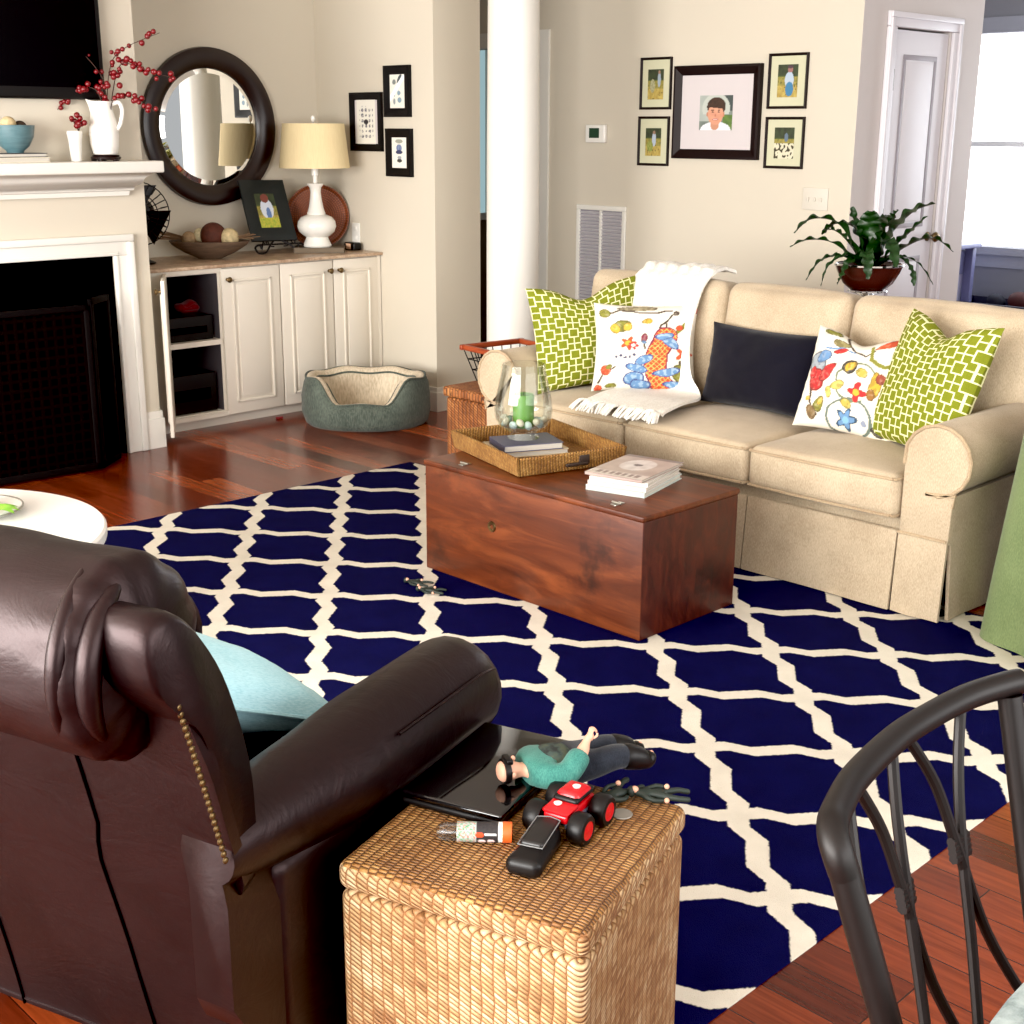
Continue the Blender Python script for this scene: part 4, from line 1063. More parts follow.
# ---------------------------------------------------------------- PILLOWS
def pillow_mesh(w, h, t, chop=0.0, n=26, pinch=.07, seed=0, uv=True, nx=None):
    mb = MB(); nx = nx or n
    def pt(a, b, side):
        u, v = 2 * a - 1, 2 * b - 1
        x = w / 2 * u * (1 - pinch * (1 - v * v)); z = h / 2 * v * (1 - pinch * (1 - u * u))
        th = t / 2 * max(0, (1 - u ** 2) * (1 - v ** 2)) ** .45
        th *= 1 + .10 * nz(u * 1.5, v * 1.5, 1.5, seed + side)
        z -= chop * math.exp(-(u / .42) ** 2) * max(0, (v + .2) / 1.2) ** 2
        th *= 1 + .35 * (chop > 0) * math.exp(-((abs(u) - .55) / .3) ** 2) * max(0, v)
        wr = .004 * nz(u * 5, v * 5, 1.3, seed + 7)
        return (x, side * (th + (wr if th > .01 else 0)), z + h / 2)
    mb.grid(lambda a, b: pt(a, b, -1), nx, nx); mb.grid(lambda a, b: pt(a, b, 1), nx, nx, flip=True)
    return mb
def pillow(name, label, w, h, t, mat, M, chop=0.0, paint=None, n=26, seed=0, pinch=.07, group=None):
    mb = pillow_mesh(w, h, t, chop, n, pinch, seed)
    if paint: mb.col = [paint(i / n, j / n) for s in (0, 1) for j in range(n + 1) for i in range(n + 1)]
    o = mb.build(name, mat, None, sharp=80, recalc=False); o.matrix_world = M
    return tag(o, label, 'pillow', group)
SEAT = .497
pillow('throw_pillow', 'olive trellis pillow against the left sofa arm', .50, .455, .16, OLIVE, rotm(RAD(-30), RAD(-9), RAD(-5), (4.262, 3.825, SEAT)), chop=.06, n=36, seed=1)
pillow('throw_pillow', 'olive trellis pillow against the right sofa arm', .44, .49, .17, OLIVE, rotm(RAD(-108), RAD(-21), RAD(2), (4.18, 2.275, SEAT)), chop=.06, n=36, seed=2)
pillow('throw_pillow', 'cream floral pillow with red latticed plume on left seat', .44, .375, .14, PAINT, rotm(RAD(-50), RAD(-16), RAD(0), (4.27, 3.545, SEAT + .014)), paint=p_floral_bird, n=120, seed=3)
pillow('throw_pillow', 'cream floral pillow with curling vines on right seat', .41, .39, .14, PAINT, rotm(RAD(-88), RAD(-20), RAD(2), (4.22, 2.560, SEAT + .0)), chop=.04, paint=p_floral_vine, n=120, seed=4)
pillow('lumbar_pillow', 'plain navy blue lumbar pillow on the middle seat', .56, .33, .15, NAVY, rotm(RAD(-92), RAD(-12), RAD(0), (4.35, 3.035, SEAT)), seed=5)

# white throw over the back cushion and seat
tw = thing('throw_blanket', 'white knitted throw draped over sofa back and left seat', 'blanket', (4.5, 3.5, .5))
path = spline([(4.725, 0, .980), (4.70, 0, .988), (4.65, 0, .994), (4.55, 0, .978), (4.47, 0, .90), (4.40, 0, .75), (4.36, 0, .60), (4.35, 0, .535), (4.28, 0, .516), (4.10, 0, .5245), (3.97, 0, .519), (3.935, 0, .512)], 6)
NP = len(path)
def thr(a, b, off):
    i = b * (NP - 1); i0 = min(NP - 2, int(i)); f = i - i0
    x = path[i0][0] * (1 - f) + path[i0 + 1][0] * f; z = path[i0][2] * (1 - f) + path[i0 + 1][2] * f
    t_ = max(0, min(1, (b - .40) / .55)); yc = 3.61 - .25 * t_ * t_ * (3 - 2 * t_); wd = .37 + .03 * b
    y = yc + wd * (.5 - a) + .01 * SIN(b * 9)
    g = .012 * SIN(a * 19 + b * 3) * (.5 + .5 * SIN(b * 5 + a * 2)) + .006 * nz(a, b, 9, 2)
    d = abs(g) + off
    t = max(0, min(1, (b - .25) / .5))
    return (x - d * (1 - t * .8) * (b > .1), y, z + d * (.3 + .7 * t) + (d if b < .25 else 0))
mb = MB(); mb.grid(lambda a, b: thr(a, b, .010), 30, 60); mb.grid(lambda a, b: thr(a, b, .0), 30, 60, flip=True)
for e in (0, 1):
    mb.grid(lambda a, b: thr(e, b, .010 * a), 1, 60, flip=not e); mb.grid(lambda a, b: thr(a, e, .010 * b), 30, 1, flip=bool(e))
mb.build('cloth', WOOL, tw, world=True, sharp=80)
for i in range(30):
    a = (i + .5) / 30; p = Vector(thr(a, 1, .006)); r_ = random.Random(i)
    dx, dy = r_.uniform(-.08, -.03), r_.uniform(-.03, .05)
    mb = MB()
    for q in range(4):
        e = Vector((dx + r_.uniform(-.015, .015), dy + r_.uniform(-.02, .02), 0))
        zt = -.004 if p.x + e.x > 3.90 else -.025
        mb.tube(spline([tuple(p), tuple(p + e * .5 + Vector((0, 0, .008))), tuple(p + e + Vector((0, 0, zt)))], 4), [.0045] * 8 + [.003], 5)
    mb.build('tassel', WOOL, tw, world=True)

# ---------------------------------------------------------------- RUG, TRUNK
rg = MB().rbox(1.35, 4.09, 1.228, 4.862, 0, .004, .0015, 2).build('area_rug', m_rug(2.854, 2.752)); tag(rg, 'navy blue area rug with cream trellis pattern on wood floor', 'rug')
TRW = m_wood('stained_pine', C(50, 20, 9), C(90, 41, 18), C(128, 66, 31), (12, 1.1, 7), .36)
TRD = m_wood('stained_pine_end_shade', C(40, 12, 7), C(66, 22, 11), C(88, 34, 16), (14, 2, 5), .42)  # darker copy for the trunk ends, shade painted into the wood colour
tk = thing('wooden_trunk', 'reddish stained pine trunk used as a coffee table', 'trunk', (3.325, 3.055, RZ), RAD(0))
hx, hy, TH = .248, .518, .395
mb = MB(); mb.rbox(-hx, hx, -hy, hy, 0, TH, .004, 2, mi=0)
bdy = mb.build('body', [TRW, TRD], tk)
for p in bdy.data.polygons:
    if abs(p.normal.y) > .7: p.material_index = 1
MB().rbox(-hx - .006, hx + .004, -hy - .004, hy + .004, TH + .0005, TH + .020, .005, 2).build('lid', TRW, tk)
MB().lathe([(.008, 0), (.010, .004), (.018, .005), (.020, .001), (.020, 0)], 24, M=Matrix.Translation((-hx + .0005, .165, .235)) @ Matrix.Rotation(-PI / 2, 4, 'Y')).build('escutcheon', BRASS, tk)
for y in (-.365, .36):
    MB().rbox(-hx + .03, -hx + .075, y - .012, y + .012, TH + .0195, TH + .023, .001, 1).build('hinge', STEEL, tk)
    MB().tube([(-hx + .05, y - .02, TH + .025), (-hx + .05, y + .02, TH + .025)], .004, 8).build('hinge_pin', STEEL, tk)
TTZ = RZ + TH + .0205
# rattan tray
TRA = m_weave('rattan_tray_weave', False, [(0, C(136, 90, 38)), (.5, C(178, 128, 62)), (1, C(206, 160, 92))], .012, .006, C(84, 50, 20))
TRB = m_weave('rattan_tray_floor', True, [(0, C(136, 90, 38)), (.5, C(178, 128, 62)), (1, C(206, 160, 92))], .012, .006, C(84, 50, 20))
ta = math.atan2(.961, .276)
tcx, tcy = 3.135 + .25 * .276 + .215 * .961, 3.150 + .25 * .961 - .215 * .276
ty = thing('rattan_tray', 'rectangular woven rattan tray on the trunk', 'tray', (tcx, tcy, TTZ), ta)
tl, tw2 = .255, .215
MB().box(-tl + .01, tl - .01, -tw2 + .01, tw2 - .01, .0, .010).build('base', TRB, ty, smooth=False)
def flare(x, y, z): k_ = 1 + .05 * z / .07; return (x * k_, y * k_, z)
for (x0, x1, y0, y1) in ((-tl, tl, -tw2, -tw2 + .016), (-tl, tl, tw2 - .016, tw2), (-tl, -tl + .016, -tw2, tw2), (tl - .016, tl, -tw2, tw2)):
    MB().rbox(x0, x1, y0, y1, 0.0, .068, .007, 3, 6, fn=flare).build('side', TRA, ty)
for s in (-1, 1):
    mb = MB(); mb.rbox(s * (tl + .004) - .006, s * (tl + .004) + .006, -.022 - .045, .022 - .045, .022, .062, .003, 2); mb.rbox(s * (tl + .008) - .006, s * (tl + .008) + .006, -.06, .03, .018, .030, .003, 2)
    mb.build('handle_loop', plain('dark_leather_strap', C(46, 32, 24), .5), ty)
book('book', 'lower cream book lying in the rattan tray', -.12, .15, -.10, .10, TTZ + .0105, TTZ + .030, plain('sand_cover', C(198, 180, 150), .6), RAD(-25), cx=3.41, cy=3.39)
book('book', 'slate blue hardback under the glass hurricane in tray', -.115, .115, -.085, .085, TTZ + .0305, TTZ + .056, plain('slate_blue_cover', C(84, 84, 104), .5), RAD(-25), cx=3.40, cy=3.375)
hz = TTZ + .0565; HX, HY = 3.41, 3.40
hv = thing('hurricane_vase', 'clear glass hurricane vase standing on the slate blue book', 'vase', (HX, HY, hz))
outer = [(.058, 0), (.060, .004), (.050, .012), (.046, .022), (.060, .032), (.085, .045), (.102, .07), (.108, .10), (.104, .145), (.093, .20), (.083, .245), (.079, .275)]
inner = [(r - .004, z + (.002 if z > .04 else .0)) for (r, z) in outer[5:]]
MB().lathe(outer + [(.077, .277)] + list(reversed(inner)) + [(.05, .040), (1e-4, .038)], 56).build('glass', GLASS, hv)
cd = thing('pillar_candle', 'light green pillar candle inside the glass hurricane', 'candle', (HX, HY, hz + .042))
MB().lathe([(.038, 0), (.039, .004), (.039, .118), (.036, .122), (.030, .119), (1e-4, .117)], 32).build('wax', plain('lime_wax', C(92, 136, 58), .45, vary=.05), cd)
MB().tube([(0, 0, .117), (.001, 0, .125), (.003, .001, .131)], .0014, 6).build('wick', BLACK, cd)
peb = plain('pale_sea_glass', C(196, 212, 206), .35, vary=.1); peb2 = plain('sand_sea_glass', C(214, 206, 184), .35, vary=.1)
me_p = []
for mt_ in (peb, peb2):
    o = MB().sphere((0, 0, 0), .017, 12, 8, sq=(1, .85, .6)).build('pebble', mt_); me_p.append(o.data); COL.objects.unlink(o); bpy.data.objects.remove(o)
for i in range(15):
    a = i * 2 * PI / 15; rr_ = .068 + .008 * (i % 2)
    o = bpy.data.objects.new('glass_pebble', me_p[i % 2]); COL.objects.link(o); o.location = (HX + COS(a) * rr_, HY + SIN(a) * rr_, hz + .059 + .012 * (i % 2)); o.rotation_euler = (i, i * 2, i * 3)
    tag(o, 'pale pebble of sea glass around the green candle', 'pebble', 'sea glass pebbles in the hurricane vase')
# magazines
def p_cover(u, v):
    c = mixc(S(150, 130, 122), S(188, 170, 160), .5 + .5 * nz(u, v, 5, 3))
    if v > .80: c = S(206, 196, 188)
    if v > .83 and v < .95 and abs((u * 9) % 1 - .5) < .33 and .1 < u < .9: c = S(120, 96, 92)
    if ell(u, v, .5, .42, .28, .26) < 1: c = mixc(S(222, 216, 212), S(186, 176, 172), .5 + .5 * nz(u, v, 9, 1))
    if ell(u, v, .5, .42, .08, .05) < 1: c = S(80, 66, 66)
    if v < .10: c = S(110, 92, 88)
    return c
mz = TTZ; ang = math.atan2(2.875 - 2.675, 3.178 - 3.23)
for i, (h, cov, lb) in enumerate(((.018, C(196, 206, 200), 'pale green magazine at the bottom of the stack on trunk'), (.016, C(214, 206, 198), 'off-white magazine second from the bottom of trunk stack'), (.015, C(222, 218, 210), 'white magazine just under the topmost on the trunk'))):
    b = book('magazine', lb, -.150 + .004 * i, .150, -.108, .108 - .004 * i, mz, mz + h, plain('mag_%d' % i, cov, .5), ang + RAD(-90) + RAD(2 * i), cat='magazine', cx=3.36, cy=2.815); mz += h + .0005
b = book('magazine', 'topmost magazine with a mauve cover picture on the trunk', -.150, .150, -.108, .108, mz, mz + .010, plain('mag_top', C(170, 150, 142), .35), ang + RAD(-90) + RAD(-3), cat='magazine', cx=3.36, cy=2.815)
mb = MB(); mb.grid(lambda a, c: (-.149 + .298 * (1 - c), -.107 + .214 * a, .0103), 60, 60); mb.col = [p_cover(i / 60, j / 60) for j in range(61) for i in range(61)]; mb.build('cover_print', m_painted('cover_gloss', .3), b, recalc=False)

# ---------------------------------------------------------------- HAMPER + WIRE BASKET behind the trunk
HA = [(0, C(120, 66, 28)), (.5, C(160, 96, 48)), (1, C(192, 132, 76))]
hm = thing('wicker_hamper', 'tan wicker storage box at the left end of sofa', 'hamper', (4.40, 4.43, 0))
MB().rbox(-.26, .26, -.22, .22, 0.0, .355, .015, 3).build('body', m_weave('hamper_weave', False, HA, .026, .014, C(74, 36, 14)), hm)
MB().rbox(-.272, .272, -.232, .232, .356, .405, .014, 3).build('lid', m_weave('hamper_lid_weave', True, HA, .02, .009, C(74, 36, 14)), hm)
bk = thing('wire_basket', 'black wire basket with copper-toned wooden rim on hamper', 'basket', (4.44, 4.50, .4055), RAD(-8))
bxw, byw, bxb, byb, bh = .17, .17, .125, .125, .155
mb = MB()
for i in range(7):
    t = -1 + 2 * i / 6
    for s in (-1, 1):
        mb.tube([(t * bxb, s * byb, .003), (t * bxw, s * byw, bh)], .003, 5); mb.tube([(s * bxb, t * byb, .003), (s * bxw, t * byw, bh)], .003, 5)
    mb.tube([(t * bxb, -byb, .003), (t * bxb, byb, .003)], .003, 5)
for f in (0, .33, .66):
    x, y, z = bxb + (bxw - bxb) * f, byb + (byw - byb) * f, .003 + bh * f
    mb.tube([(-x, -y, z), (x, -y, z), (x, y, z), (-x, y, z)], .003, 5, closed=True)
mb.build('wires', BLACK, bk)
mb = MB()
for (x0, x1, y0, y1) in ((-bxw - .02, bxw + .02, -byw - .01, -byw + .012), (-bxw - .02, bxw + .02, byw - .012, byw + .01), (-bxw - .01, -bxw + .012, -byw, byw), (bxw - .012, bxw + .01, -byw, byw)): mb.rbox(x0, x1, y0, y1, bh - .006, bh + .020, .006, 3)
mb.build('rim', m_wood('copper_wood', C(110, 42, 22), C(150, 66, 36), C(182, 92, 54), (3, 3, 20), .35, False), bk)
for i in range(3):
    o = MB().rbox(-.10, .10, -.006, .006, 0, .10, .003, 2).build('folded_paper', plain('paper_white', C(206, 206, 204), .8)); o.matrix_world = rotm(RAD(70 + 4 * i), RAD(6 - 4 * i), 0, (4.40 + .035 * i, 4.49, .412)); tag(o, 'white folded paper standing inside the black wire basket', 'paper', 'papers in the wire basket')

# ---------------------------------------------------------------- PLANT behind the sofa
sb = thing('console_table', 'dark narrow console table behind the sofa under the fern', 'table', (5.08, 3.03, 0))
MB().rbox(-.15, .15, -.45, .45, .84, .87, .006, 2).build('tabletop', DARKW, sb)
for sx in (-1, 1):
    for sy in (-1, 1): MB().rbox(sx * .13 - .018, sx * .13 + .018, sy * .42 - .018, sy * .42 + .018, 0, .8395, .005, 2).build('leg', DARKW, sb)
pw = thing('silver_stand', 'shiny silver footed stand under the fern bowl', 'stand', (5.085, 3.005, .8705))
MB().lathe([(.07, 0), (.072, .006), (.03, .014), (.02, .026), (.055, .040), (.085, .048), (.083, .052), (1e-4, .046)], 36).build('body', CHROME, pw)
pp = thing('potted_fern', 'arching green fern with wavy fronds in glossy brown bowl', 'plant', (5.085, 3.005, .923))
pz = 0
MB().lathe([(.070, 0), (.075, .004), (.105, .03), (.130, .075), (.139, .098), (.143, .104), (.139, .109), (.131, .104), (.121, .08), (1e-4, .07)], 48).build('bowl', plain('brown_glaze', C(64, 26, 20), .12, vary=.15, scale=8, coat=.6), pp)
MB().lathe([(.140, .102), (.147, .106), (.145, .112), (.137, .112)], 48, close=True).build('silver_rim', CHROME, pp)
MB().lathe([(.124, .085), (.09, .095), (1e-4, .102)], 24).build('soil', plain('soil', C(30, 22, 16), .95, bump=.6), pp)
k = NT('fern_green'); v = k.coords(); f = k.noise(v, 14, 3); k.base(k.mix(f, C(6, 22, 5), C(26, 66, 16))); k.rough(.42); FERN = k.m
def frond(P, w, wav, k0):
    c = spline(P, 8); n = len(c) - 1
    def fn(a, b):
        i = b * n; i0 = min(n - 1, int(i)); fr = i - i0
        p = Vector(c[i0]).lerp(Vector(c[i0 + 1]), fr); t = (Vector(c[i0 + 1]) - Vector(c[i0])).normalized()
        s = t.cross(Vector((0, 0, 1)));
        s = s.normalized() if s.length > 1e-3 else Vector((1, 0, 0))
        u = t.cross(s)
        half = 1.25 * w * (SIN(PI * min(1, .12 + b * .86)) ** .6) * (1 - .25 * b)
        e = 2 * a - 1
        rip = SIN(b * wav + (1.5 if e > 0 else 0)) * .28 * abs(e) ** 2
        return tuple(p + s * half * e * (1 + rip * .5) - u * (abs(e) * half * .35) + u * rip * half * .9)
    MB().grid(fn, 4, 44).build('frond', FERN, pp, recalc=False)
FR = [((-.03, 0), (-.13, .17, .0), (-.25, .20, .0), (-.325, .14, 0)), ((-.03, 0), (-.16, .10, -.03), (-.27, .115, -.03), (-.345, .085, -.03)), ((-.02, 0), (-.05, .12, 0), (-.075, .2, .02), (-.08, .25, .03)),
      ((.01, 0), (-.01, .13, 0), (-.015, .20, -.02), (-.02, .235, -.05)), ((.03, 0), (.08, .13, 0), (.17, .23, 0), (.26, .265, 0)), ((.03, 0), (.10, .09, -.02), (.17, .16, -.02), (.225, .215, -.02)),
      ((.04, 0), (.15, .09, -.02), (.25, .125, -.04), (.335, .07, -.05)), ((-.03, 0), (-.13, .05, -.05), (-.22, .03, -.06), (-.275, -.05, -.06)), ((-.03, 0), (-.10, .06, -.08), (-.19, .02, -.1), (-.22, -.07, -.1)),
      ((.03, 0), (.11, .05, -.06), (.19, .02, -.08), (.255, -.065, -.08)), ((.0, 0), (.02, .11, -.06), (.05, .10, -.13), (.06, .02, -.19)), ((0, 0), (-.04, .07, -.09), (-.05, .04, -.16), (-.05, -.03, -.19)),
      ((.0, 0), (.05, .15, .05), (.10, .20, .12), (.14, .18, .2)), ((.0, 0), (-.05, .15, .06), (-.12, .17, .14), (-.16, .12, .2)), ((.01, 0), (.04, .14, -.01), (.08, .21, -.02), (.10, .24, -.03)), ((-.02, 0), (-.09, .10, .02), (-.15, .15, .02), (-.2, .15, .03)), ((0, 0), (.09, .05, -.1), (.14, .0, -.14), (.15, -.06, -.16)), ((0, 0), (-.1, .04, -.11), (-.14, -.02, -.13), (-.16, -.06, -.13))]
for i, f in enumerate(FR):
    P = [tuple(RV * p[0] + FV * (p[2] if len(p) > 2 else 0) + Vector((0, 0, .095 + p[1]))) for p in f]
    frond(P, (.034, .026, .024, .042, .046, .028, .034, .022, .018, .014, .034, .026, .03, .03, .04, .03, .02, .02)[i], 34 + i, i)

# right: sage cloth over a side table, far dresser and toys
sg_ = thing('draped_table', 'round side table under a floor-length sage green cloth', 'table', (4.205, 1.42, 0))
def drape(t, b):
    a = t * 2 * PI
    r = .40 + (.06 + .030 * SIN(a * 9) + .010 * SIN(a * 4 + 1)) * (1 - b) ** .8
    return (COS(a) * r, SIN(a) * r, .006 + .704 * b)
mb = MB(); mb.grid(drape, 200, 24); mb.lathe([(.40, .709), (.36, .7115), (1e-4, .7115)], 100); mb.build('cloth', SAGE, sg_, sharp=60)
mb = MB(); mb.lathe([(.2, .012), (.2, .03), (.03, .05), (.03, .68), (.37, .685), (.37, .702), (1e-4, .703)], 40); mb.build('pedestal', DARKW, sg_)
BLUEP = plain('blue_grey_paint', C(96, 98, 136), .5)
ds = thing('dresser', 'blue-grey painted dresser beyond the pantry wall', 'dresser', (8.38, 4.50, 0))
MB().rbox(-.32, .26, -.24, .5, .82, .85, .006, 2).build('top', BLUEP, ds)
mb = MB(); mb.box(-.28, .22, -.14, .45, .1, .82)
mb.build('body', plain('pale_blue_paint', C(176, 178, 208), .5), ds, smooth=False)
for sx in (-.28, .20):
    for sy in (-.18, .43): MB().rbox(sx, sx + .045, sy - .03, sy + .03, 0, .8195, .004, 2).build('leg', BLUEP, ds)
mb = MB(); mb.rbox(-.285, .225, -.155, -.14, .64, .80, .004, 2); mb.build('drawer', BLUEP, ds)
tb = thing('toy_bin', 'dark low toy bin below the far bright window', 'bin', (8.74, 3.95, 0))
mb = MB(); mb.rbox(-.2, .2, -.5, .5, 0, .02, .004, 1)
for (a, b, c, d) in ((-.2, -.18, -.5, .5), (.18, .2, -.5, .5), (-.2, .2, -.5, -.48), (-.2, .2, .48, .5)): mb.rbox(a, b, c, d, .02, .46, .004, 1)
mb.build('case', plain('navy_bin', C(30, 30, 50), .6), tb)
mb = MB(); mb.box(-.175, .175, -.475, .475, .40, .41); mb.build('inner_shelf', plain('bin_dark', C(22, 20, 30), .8), tb, smooth=False)
for (y, c, s, lb) in ((-.28, C(110, 30, 28), .065, 'red toy heaped in the dark bin under far window'), (-.12, C(36, 40, 80), .07, 'slate blue toy heaped in the dark bin under far window'), (.05, C(70, 30, 30), .075, 'brownish red toy heaped in the dark bin, window end'), (.22, C(26, 28, 44), .06, 'charcoal toy at the dresser end of the dark bin')):
    o = MB().sphere((0, 0, 0), s, 14, 10, sq=(1, 1.1, .9)).build('soft_toy', plain('toy_%d' % int(c[0] * 9999), c, .8, vary=.3, scale=20)); nvv = [v.co * (1 + .18 * noise.noise(v.co * 14)) for v in o.data.vertices]
    for v_, q_ in zip(o.data.vertices, nvv): v_.co = q_
    o.location = (8.74, 3.95 + y, .41 + s * .8); tag(o, lb, 'toy')

# ---------------------------------------------------------------- LEFT: round white coffee table
cf = thing('coffee_table', 'round white low table behind the leather armchair', 'table', (1.363, 3.918, .0042))
MB().lathe([(.545, .365), (.558, .370), (.56, .378), (.56, .400), (.553, .408), (1e-4, .409)], 96).build('tabletop', plain('white_lacquer', C(238, 238, 234), .3, vary=.01), cf)
MB().lathe([(.28, 0), (.28, .015), (.06, .03), (.045, .06), (.045, .33), (.16, .3645), (1e-4, .3648)], 48).build('pedestal', WHITE, cf)
CT = .0042 + .4095
dx_, dy_ = 1.60, 4.025
pl = thing('serving_plate', 'white plate with a grey rim on the round white table', 'plate', (dx_, dy_, CT))
MB().lathe([(.08, 0), (.085, .003), (.14, .012), (.152, .018), (.150, .020), (.138, .016), (.08, .006), (1e-4, .005)], 56).build('dish', PORC, pl)
MB().lathe([(.148, .016), (.153, .018), (.152, .022), (.147, .021)], 56, close=True).build('rim', STEEL, pl)
po = thing('metal_cup', 'grey metal cup standing on the white plate', 'cup', (dx_ - .0, dy_ - .0, CT + .0065))
MB().lathe([(.055, 0), (.058, .004), (.062, .05), (.066, .085), (.062, .086), (.056, .05), (1e-4, .01)], 36).build('body', STEEL, po); MB().lathe([(.062, .03), (.0655, .034), (.062, .038)], 36, close=True).build('band', CHROME, po)
gl = thing('green_sprig', 'bright green leafy sprig lying on the plate edge', 'sprig', (dx_ + .055, dy_ - .125, CT + .024))
LIME = plain('lime_leaf', C(130, 190, 60), .5)
for i in range(6):
    a = i * .5 - 1.2
    MB().grid(lambda p, q: (COS(a) * q * .07 - SIN(a) * (p - .5) * .03 * SIN(PI * q), SIN(a) * q * .07 + COS(a) * (p - .5) * .03 * SIN(PI * q), .004 + .014 * SIN(q * 3)), 3, 8, M=Matrix.Translation((-.03, .0, 0))).build('leaf', LIME, gl, recalc=False)

# ---------------------------------------------------------------- LEATHER ARMCHAIR (x forward, y to its left)
ac = thing('leather_armchair', 'dark brown leather recliner seen from behind', 'armchair', (1.046, 1.959, 0), RAD(18))
def arm_ring(sg):
    """cross-section (y, z) of a rolled arm"""
    P = []
    for i in range(15):
        a = RAD(-60 + i * 18.0)
        P.append((sg * (.362 + COS(a) * .098), .562 + SIN(a) * .098))
    P += [(sg * .285, .44), (sg * .285, .06), (sg * .425, .06), (sg * .425, .40)]
    return P
for sg in (-1, 1):
    P = arm_ring(sg); cu, cv = sg * .36, .36
    mb = MB(); vs = []; fs = []
    R_ = [(-.30, .50), (-.27, .60), (-.20, .72), (-.10, .86), (0, .95), (.12, 1.0), (.30, 1.0), (.40, 1.0), (.435, .985), (.455, .95), (.462, .88), (.464, .6), (.464, .1)]
    for (x, kx) in R_:
        dip = 0; cu = sg * (.36 if x > .12 else .36 + .03 * (.12 - x) / .4); cv = .36 if x > .12 else .36 + .235 * min(1, (.12 - x) / .22)
        for (y, z) in P: vs.append((x, cu + (y - cu) * kx, (cv + (z - cv) * kx) - dip))
    n = len(P)
    for i in range(len(R_) - 1):
        for q in range(n): fs.append((i * n + q, i * n + (q + 1) % n, (i + 1) * n + (q + 1) % n, (i + 1) * n + q))
    fs += [tuple(range(n)), tuple((len(R_) - 1) * n + q for q in range(n))]
    mb.add(vs, fs); a = mb.build('arm', LEATHER, ac, sharp=70)
    MB().tube(spline([(.10, sg * .4505, .615), (.25, sg * .4505, .615), (.38, sg * .4505, .615), (.448, sg * .442, .60)], 5), .003, 6).build('seam', LEATHER, a)
MB().rbox(-.15, .47, -.275, .275, .24, .455, .06, 5, 5, (.02, 0, .03)).build('seat', LEATHER, ac, sharp=70)
MB().rbox(.10, .455, -.29, .29, .06, .26, .03, 3).build('front_panel', LEATHER, ac)
for sg in (-1, 1): MB().rbox(-.20, .44, min(sg * .30, sg * .42), max(sg * .30, sg * .42), .06, .52, .03, 3).build('side_panel', LEATHER, ac)
# inner back, pillow topped and leaning back
def lean(x, y, z): return (x - .30 * max(0, z - .25) - .10 * max(0, z - .6), y, z)
MB().rbox(-.13, .0, -.30, .30, .30, .86, .06, 5, 6, (.03, 0, .01), fn=lean).build('backrest', LEATHER, ac, sharp=70)
# thick rolled headrest with gathered ends
def headroll(a, b):
    t = 2 * PI * a; y = .345 * (2 * b - 1)
    e = abs(2 * b - 1); endk = (1 - max(0, (e - .86) / .14) ** 2.2) ** .5 if e > .86 else 1
    endk = max(endk, .03)
    pleat = 1 + .07 * (abs(SIN(t * 6.5 + .5 * SIN(t * 3))) - .6) * max(0, (e - .62) / .38) ** 1.3 + .02 * nz(a * 6, b * 6, 1.2, 3)
    rx, rz = .132 * endk * pleat, .146 * endk * pleat
    return (-.345 + COS(t) * rx, y, .885 + SIN(t) * rz)
mb = MB(); mb.grid(headroll, 64, 90); mb.build('headrest', LEATHER, ac, sharp=80)
# outside back panel, flaring to the hem
def backp(a, b, off):
    y = -.425 + .85 * a
    z = .05 + .80 * b
    x = -.165 - .205 * b ** 1.1
    ed = abs(2 * a - 1)
    if ed > .9: x += .045 * ((ed - .9) / .1) ** 2 * max(0, min(1, (.66 - b) / .1))
    t_ = max(0, min(1, (.66 - b) / .10)); y *= 1 - .13 * t_ * t_ * (3 - 2 * t_) + .05 * max(0, (.5 - b) / .5)
    x += .006 * nz(a * 3, b * 3, 1, 5)
    if b > .85: y *= 1 - .04 * (b - .85) / .15
    return (x + off, y, z)
mb = MB(); mb.grid(lambda a, b: backp(a, b, 0), 40, 30); mb.grid(lambda a, b: backp(a, b, .02), 40, 30, flip=True)
for e in (0, 1): mb.grid(lambda a, b: backp(e, b, .02 * a), 1, 30, flip=not e)
mb.grid(lambda a, b: backp(a, 0, .02 * b), 40, 1)
ob = mb.build('outside_back', LEATHER, ac, sharp=70)
# side wings of the back, outside the rolled headrest
for sg in (-1, 1):
    W_ = [(-.27, .50), (-.235, .52), (-.232, .60), (-.240, .71), (-.278, .84), (-.318, .92), (-.365, .975), (-.41, .985), (-.432, .95), (-.425, .89), (-.385, .84), (-.342, .79), (-.300, .66)]
    W_ = [(p[0], p[2]) for p in spline([(q[0], 0, q[1]) for q in W_], 3)]
    ys = sorted((sg * .305, sg * .42)); wg = MB().prism(W_, ys[0], ys[1], 'y', bev=.028).build('side_wing', LEATHER, ac, sharp=75)
    for (yo, rr, kx, t0, t1) in ((.332, .018, .80, 1.45, 4.3), (.296, .014, .955, 1.7, 4.0)):
        q = [(-.345 + COS(t0 + (t1 - t0) * i / 20) * .132 * kx, sg * (yo - .03 * (2 * i / 20 - 1) ** 2), .885 + SIN(t0 + (t1 - t0) * i / 20) * .146 * kx) for i in range(21)]
        MB().tube(q, [rr * (.25 + .75 * SIN(PI * i / 20)) for i in range(21)], 12).build('gather_fold', LEATHER, wg)
for aa in (.30, .72): MB().tube([tuple(Vector(backp(aa + .03 * (1 - b / 20), b / 20, -.001))) for b in range(21)], .003, 6).build('seam', SOOT, ob)
MB().tube([tuple(Vector(backp(a / 40, 0, 0)) + Vector((-.002, 0, .012))) for a in range(41)], .0025, 6).build('hem_welt', LEATHER, ob)
nh = MB().sphere((0, 0, 0), .0055, 10, 6, sq=(1, .6, 1)).build('nailhead', BRASS); nme = nh.data; COL.objects.unlink(nh); bpy.data.objects.remove(nh)
